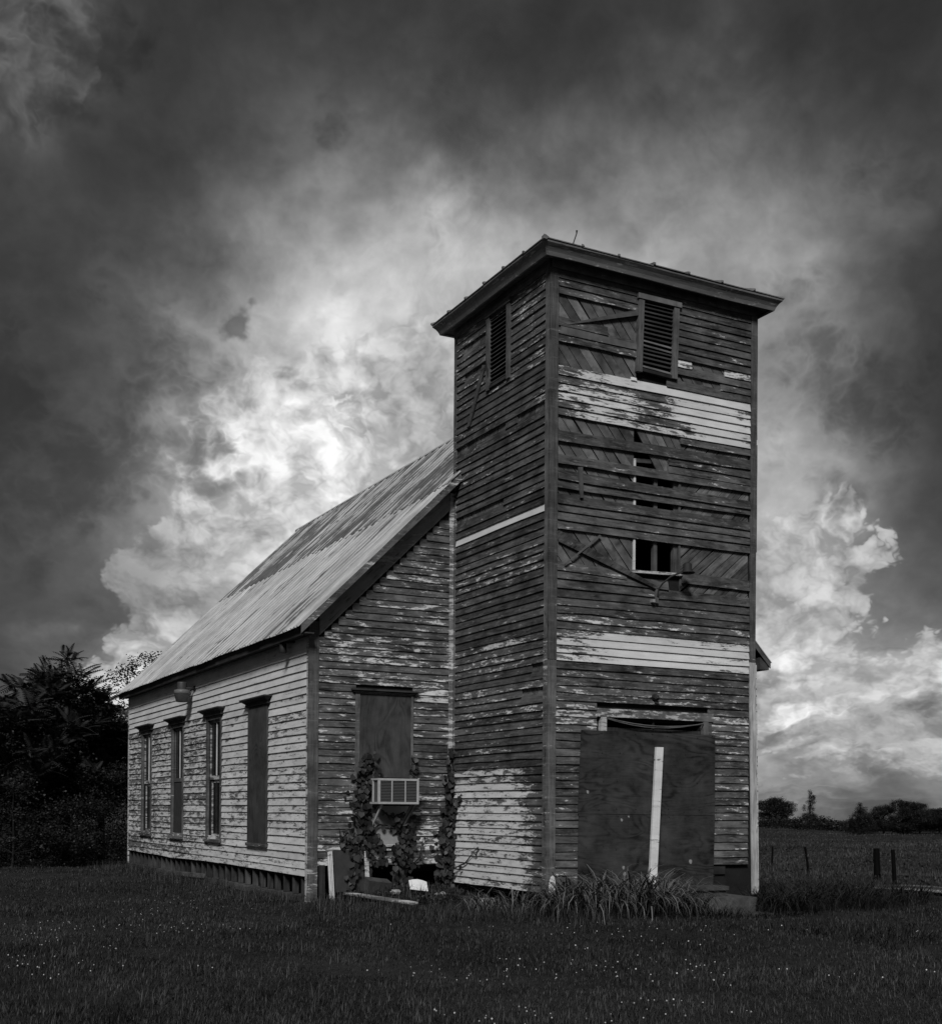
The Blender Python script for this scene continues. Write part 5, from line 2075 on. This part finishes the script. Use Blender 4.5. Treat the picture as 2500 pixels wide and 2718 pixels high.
for i, (u, d, h, w, lab) in enumerate((
        (2345, 92, 2.1, 2.2, 'first tree right of the cedar in the row across the field'),
        (2395, 90, 2.5, 2.4, 'tallest round tree in the row across the field'),
        (2440, 93, 2.45, 2.2, 'round tree right of the tallest in the row across the field'),
        (2492, 90, 2.1, 2.3, 'tree at the right picture edge of the row across the field'),
        (2560, 92, 1.8, 2.6, 'tree of the row just past the right picture edge'))):
    x, y = on_ground(u, d)
    lobed_tree('field_tree', lab, 'tree', x, y, h, w * 1.1, random_lobes(20, top=0.97, bot=0.12, seed=60 + i, wide=0.42), 0.14, group='row of trees across the field', trunk_r=0.08, dens=120, mat=M_SHRUB)
# low far-off wood behind them
pts = []
for u in np.arange(1900, 2800, 5.0):
    d = 165 + rng.uniform(-8, 8)
    x, y = on_ground(u, d)
    h = 0.95 + 0.25 * math.sin(u * 0.031) + 0.18 * math.sin(u * 0.083 + 1) + rng.uniform(-0.1, 0.2)
    for q in range(20):
        pts.append((x + rng.normal(0, 0.5), y + rng.normal(0, 0.8), float(ground_z(x, y)) + h * (rng.random() ** 0.7)))
for u in np.arange(1980, 2800, 7.0):
    d = 106 + rng.uniform(-8, 10)
    x, y = on_ground(u, d)
    for q in range(22):
        pts.append((x + rng.normal(0, 0.4), y + rng.normal(0, 0.8), float(ground_z(x, y)) + rng.uniform(0.0, 0.85 + 0.25 * math.sin(u * 0.05))))
pts = np.array(pts)
V, Fs, tt = leafy(pts, rng.uniform(0.20, 0.45, len(pts)), np.clip(rng.normal(0.3, 0.2, len(pts)), 0, 1))
fast_mesh('far_woods', V, Fs, M_SHRUB, tone=tt, kind='stuff')

# rough field
x, y, d = wedge(85000, 1850, 2850, 17.0, 125.0)
k_ = outside(x, y) & ~((x < 8.6) & (y < 4.0)) & ~((x > LANE_X0 - 0.1) & (x < LANE_X1 + 0.15) & (y < 4.5))
x, y, d = x[k_], y[k_], d[k_]
n_ = len(x)
cl = noise2(x, y, 12, 6, 0.05)
hg = np.clip(0.085 + 0.05 * cl + rng.normal(0, 0.03, n_), 0.03, 0.3)
field = grass('f', x, y, hg, 0.003 + 0.00030 * d * rng.uniform(0.5, 1.5, n_), M_FIELD, np.clip(0.45 + 0.34 * noise2(x, y, 15, 6, 0.07) + rng.normal(0, 0.16, n_), 0, 1), 0.7, 1.2, 2)
fast_mesh('field_grass', field[0], field[1], M_FIELD, tone=field[2], kind='stuff')
x, y, d = wedge(420, 1900, 2800, 24.0, 95.0)
k_ = outside(x, y) & ((x > LANE_X1 + 0.4) | (y > 5))
x, y = x[k_], y[k_]
pts = np.stack([x, y, ground_z(x, y) + 0.05], -1)
V, Fs, tt = leafy(pts, rng.uniform(0.05, 0.20, len(pts)), np.clip(rng.normal(0.35, 0.25, len(pts)), 0, 1))
fast_mesh('field_weeds', V, Fs, M_LEAF, tone=tt, kind='stuff')

# clover heads in the lawn
th = np.linspace(0, 2 * np.pi, 7)[:-1]
fv = np.array([(0.55 * np.cos(t), 0.55 * np.sin(t), -0.75) for t in th] + [(np.cos(t), np.sin(t), 0.0) for t in th] + [(0.5 * np.cos(t), 0.5 * np.sin(t), 0.8) for t in th])
ff = np.array([(r * 6 + i, r * 6 + (i + 1) % 6, r * 6 + 6 + (i + 1) % 6, r * 6 + 6 + i) for r in range(2) for i in range(6)] + [(12, 13, 14, 15), (12, 15, 16, 17)])
x, y, d = wedge(2600, -200, 2600, 7.8, 20.0)
m_ = noise2(x, y, 31, 6, 0.16)
k_ = outside(x, y) & (m_ > 0.32) & (y < 2.6 + 3.0 * (x < -3.2))
k_ &= rng.random(len(x)) < np.where(x < -4.0, 0.8, 0.38)
x, y = x[k_], y[k_]
n_ = len(x)
sz = rng.uniform(0.0045, 0.0085, n_)
V, Fs, tt = scatter(fv, ff, rand_rot(n_, 0.3) * sz[:, None, None], np.stack([x, y, ground_z(x, y) + rng.uniform(0.050, 0.085, n_)], -1), rng.uniform(0.0, 1.0, n_) * np.where(x < -3.5, 0.5, 1.0))
fast_mesh('clover_flowers', V, Fs, M_FLOWER, tone=tt, kind='stuff')

# weeds on the heap below the gable
a = rng.random((330, 2))
wx_, wy_ = -2.3 + 2.15 * a[:, 0], 1.6 + 1.25 * a[:, 1]
k_ = ~((np.abs(wx_ + 0.95) < 0.32) & (wy_ > 1.9) & (wy_ < 2.5)) & (rng.random(330) < 0.25 + 0.75 * (np.abs(wx_ + 0.75) < 0.5))
wx_, wy_ = wx_[k_], wy_[k_]
V, Fs, tt = leafy(np.stack([wx_, wy_, ground_z(wx_, wy_) + 0.05], -1), rng.uniform(0.06, 0.13, len(wx_)), np.clip(rng.normal(0.45, 0.25, len(wx_)), 0, 1))
fast_mesh('heap_weeds', V, Fs, M_LEAF, tone=tt, kind='stuff')


# ivy
def ivy(label, strands, base, dens):
    t = thing('ivy_vine', label, 'vine', base)
    bl = np.array(base)
    mb = MB()
    pos, ori, sz = [], [], []
    for (pts, spread, num, size) in strands:
        pts = np.array(pts, float)
        mb.tube([q - bl for q in pts], [0.012] * (len(pts) - 1) + [0.004], 5)
        for i in range(int(num * dens)):
            f = rng.random() * (len(pts) - 1)
            k = min(int(f), len(pts) - 2)
            q = pts[k] + (pts[k + 1] - pts[k]) * (f - k)
            pos.append(q - bl + rng.normal(0, 1, 3) * np.array((spread, 0.02, spread * 0.6)) + np.array((0, -abs(rng.normal(0.03, 0.035)), 0)))
            sz.append(size * rng.uniform(0.6, 1.3))
    mb.build('stem', M_BARK, t)
    n = len(pos)
    pos = np.array(pos)
    # leaf hangs: its length points down and outwards from the wall
    dx_ = np.stack([rng.normal(0, 0.5, n), -np.abs(rng.normal(0.35, 0.25, n)), -np.ones(n)], -1)
    dx_ /= np.linalg.norm(dx_, axis=1)[:, None]
    up_ = np.stack([rng.normal(0, 0.35, n), -np.ones(n), rng.normal(0.5, 0.3, n)], -1)
    yy_ = np.cross(up_, dx_)
    yy_ /= np.linalg.norm(yy_, axis=1)[:, None]
    zz_ = np.cross(dx_, yy_)
    m_ = np.stack([dx_, yy_, zz_], 2) * np.array(sz)[:, None, None]
    lv_ = np.array([(0, 0, 0), (-0.05, 0.42, 0.05), (0.45, 0.5, 0.0), (1.0, 0, -0.12), (0.45, -0.5, 0.0), (-0.05, -0.42, 0.05)], float)
    lf_ = np.array([(0, 1, 2, 3), (0, 3, 4, 5)])
    V, Fs, tt = scatter(lv_, lf_, m_, pos, np.clip(rng.normal(0.4, 0.25, n), 0, 1))
    fast_mesh('leaves', V, Fs, M_IVY, t, tone=tt)
    return t


Yg = TD - 0.05
ivy('dark ivy climbing round the boarded gable window and hanging below the cooler', [
    ([(-1.62, Yg, -0.15), (-1.66, Yg, 0.5), (-1.58, Yg, 1.2), (-1.55, Yg, 1.7), (-1.50, Yg, 2.02)], 0.085, 280, 0.085),
    ([(-1.66, Yg, 0.45), (-1.60, Yg, 0.9), (-1.60, Yg, 1.5)], 0.12, 150, 0.08),
    ([(-1.86, 2.70, -0.05), (-1.80, 2.72, 0.35), (-1.70, Yg, 0.75)], 0.05, 34, 0.09),
    ([(-1.60, Yg, 1.0), (-1.40, Yg, 0.80), (-1.28, Yg, 0.55)], 0.05, 28, 0.09),
    ([(-1.35, Yg - 0.05, 1.22), (-1.12, Yg - 0.05, 1.05), (-0.9, Yg - 0.03, 1.15), (-0.78, Yg, 0.95)], 0.04, 16, 0.08),
    ([(-0.95, Yg, -0.1), (-0.95, Yg, 0.4), (-0.86, Yg, 0.75), (-0.85, Yg, 1.0)], 0.085, 170, 0.085),
    ([(-1.62, Yg, 0.3), (-1.42, Yg - 0.02, 0.42), (-1.22, Yg - 0.02, 0.36)], 0.05, 40, 0.075),
    ([(-1.55, Yg - 0.02, 0.75), (-1.32, Yg - 0.02, 0.95), (-1.05, Yg - 0.02, 0.92), (-0.95, Yg - 0.02, 1.1)], 0.02, 9, 0.07),
    ([(-1.68, Yg, 0.5), (-1.92, Yg, 0.62), (-1.98, Yg, 0.9)], 0.04, 16, 0.075),
    ([(-0.90, Yg, 0.2), (-0.62, Yg - 0.02, 0.42), (-0.55, Yg, 0.75)], 0.04, 12, 0.07),
    ([(-0.78, Yg - 0.02, 1.65), (-0.745, Yg, 1.85), (-0.75, Yg, 2.05)], 0.03, 26, 0.08),
], (-1.3, 2.85, -0.1), 1.0)
ivy('dark ivy column on the inner corner where gable meets tower', [
    ([(-0.10, Yg, -0.15), (-0.13, Yg, 0.5), (-0.09, Yg, 1.2), (-0.08, Yg, 2.15)], 0.045, 170, 0.085),
    ([(-0.12, Yg, 0.0), (-0.14, Yg, 0.6), (-0.10, Yg, 1.15)], 0.095, 220, 0.09),
    ([(-0.10, Yg, 0.2), (-0.05, Yg - 0.5, 0.35), (-0.045, Yg - 0.9, 0.62)], 0.02, 6, 0.06),
    ([(-0.10, Yg, 1.0), (0.0, Yg - 0.12, 1.28), (-0.02, Yg - 0.30, 1.45)], 0.03, 26, 0.08),
], (-0.1, 2.87, -0.1), 1.0)

# fence posts beyond the lane
for (x, y, h, r, lx_, ly_, lab) in (
        (14.20, 11.49, 0.52, 0.028, 0.01, 0.0, 'thin short stake in the field nearest the tower edge'),
        (11.68, 7.35, 0.62, 0.028, -0.08, 0.04, 'thin stake leaning left in the field'),
        (11.09, 4.62, 0.68, 0.072, -0.03, 0.01, 'thick dark fence post beyond the lane'),
        (10.18, 3.27, 0.74, 0.042, -0.045, 0.02, 'narrower dark fence post right of the thick one')):
    z0 = float(ground_z(x, y))
    mb = MB()
    mb.tube([(0, 0, -0.2), (lx_ * 0.3, ly_ * 0.3, h * 0.3), (lx_ * 0.7, ly_ * 0.7, h * 0.7), (lx_, ly_, h - 0.01), (lx_, ly_, h)], [r * 1.05, r, r * 0.97, r * 0.93, r * 0.8], 9)
    o = mb.build('fence_post', M_POST)
    o.location = (x, y, z0)
    tag(o, lab, 'post', 'fence posts in the field')
# === END ===
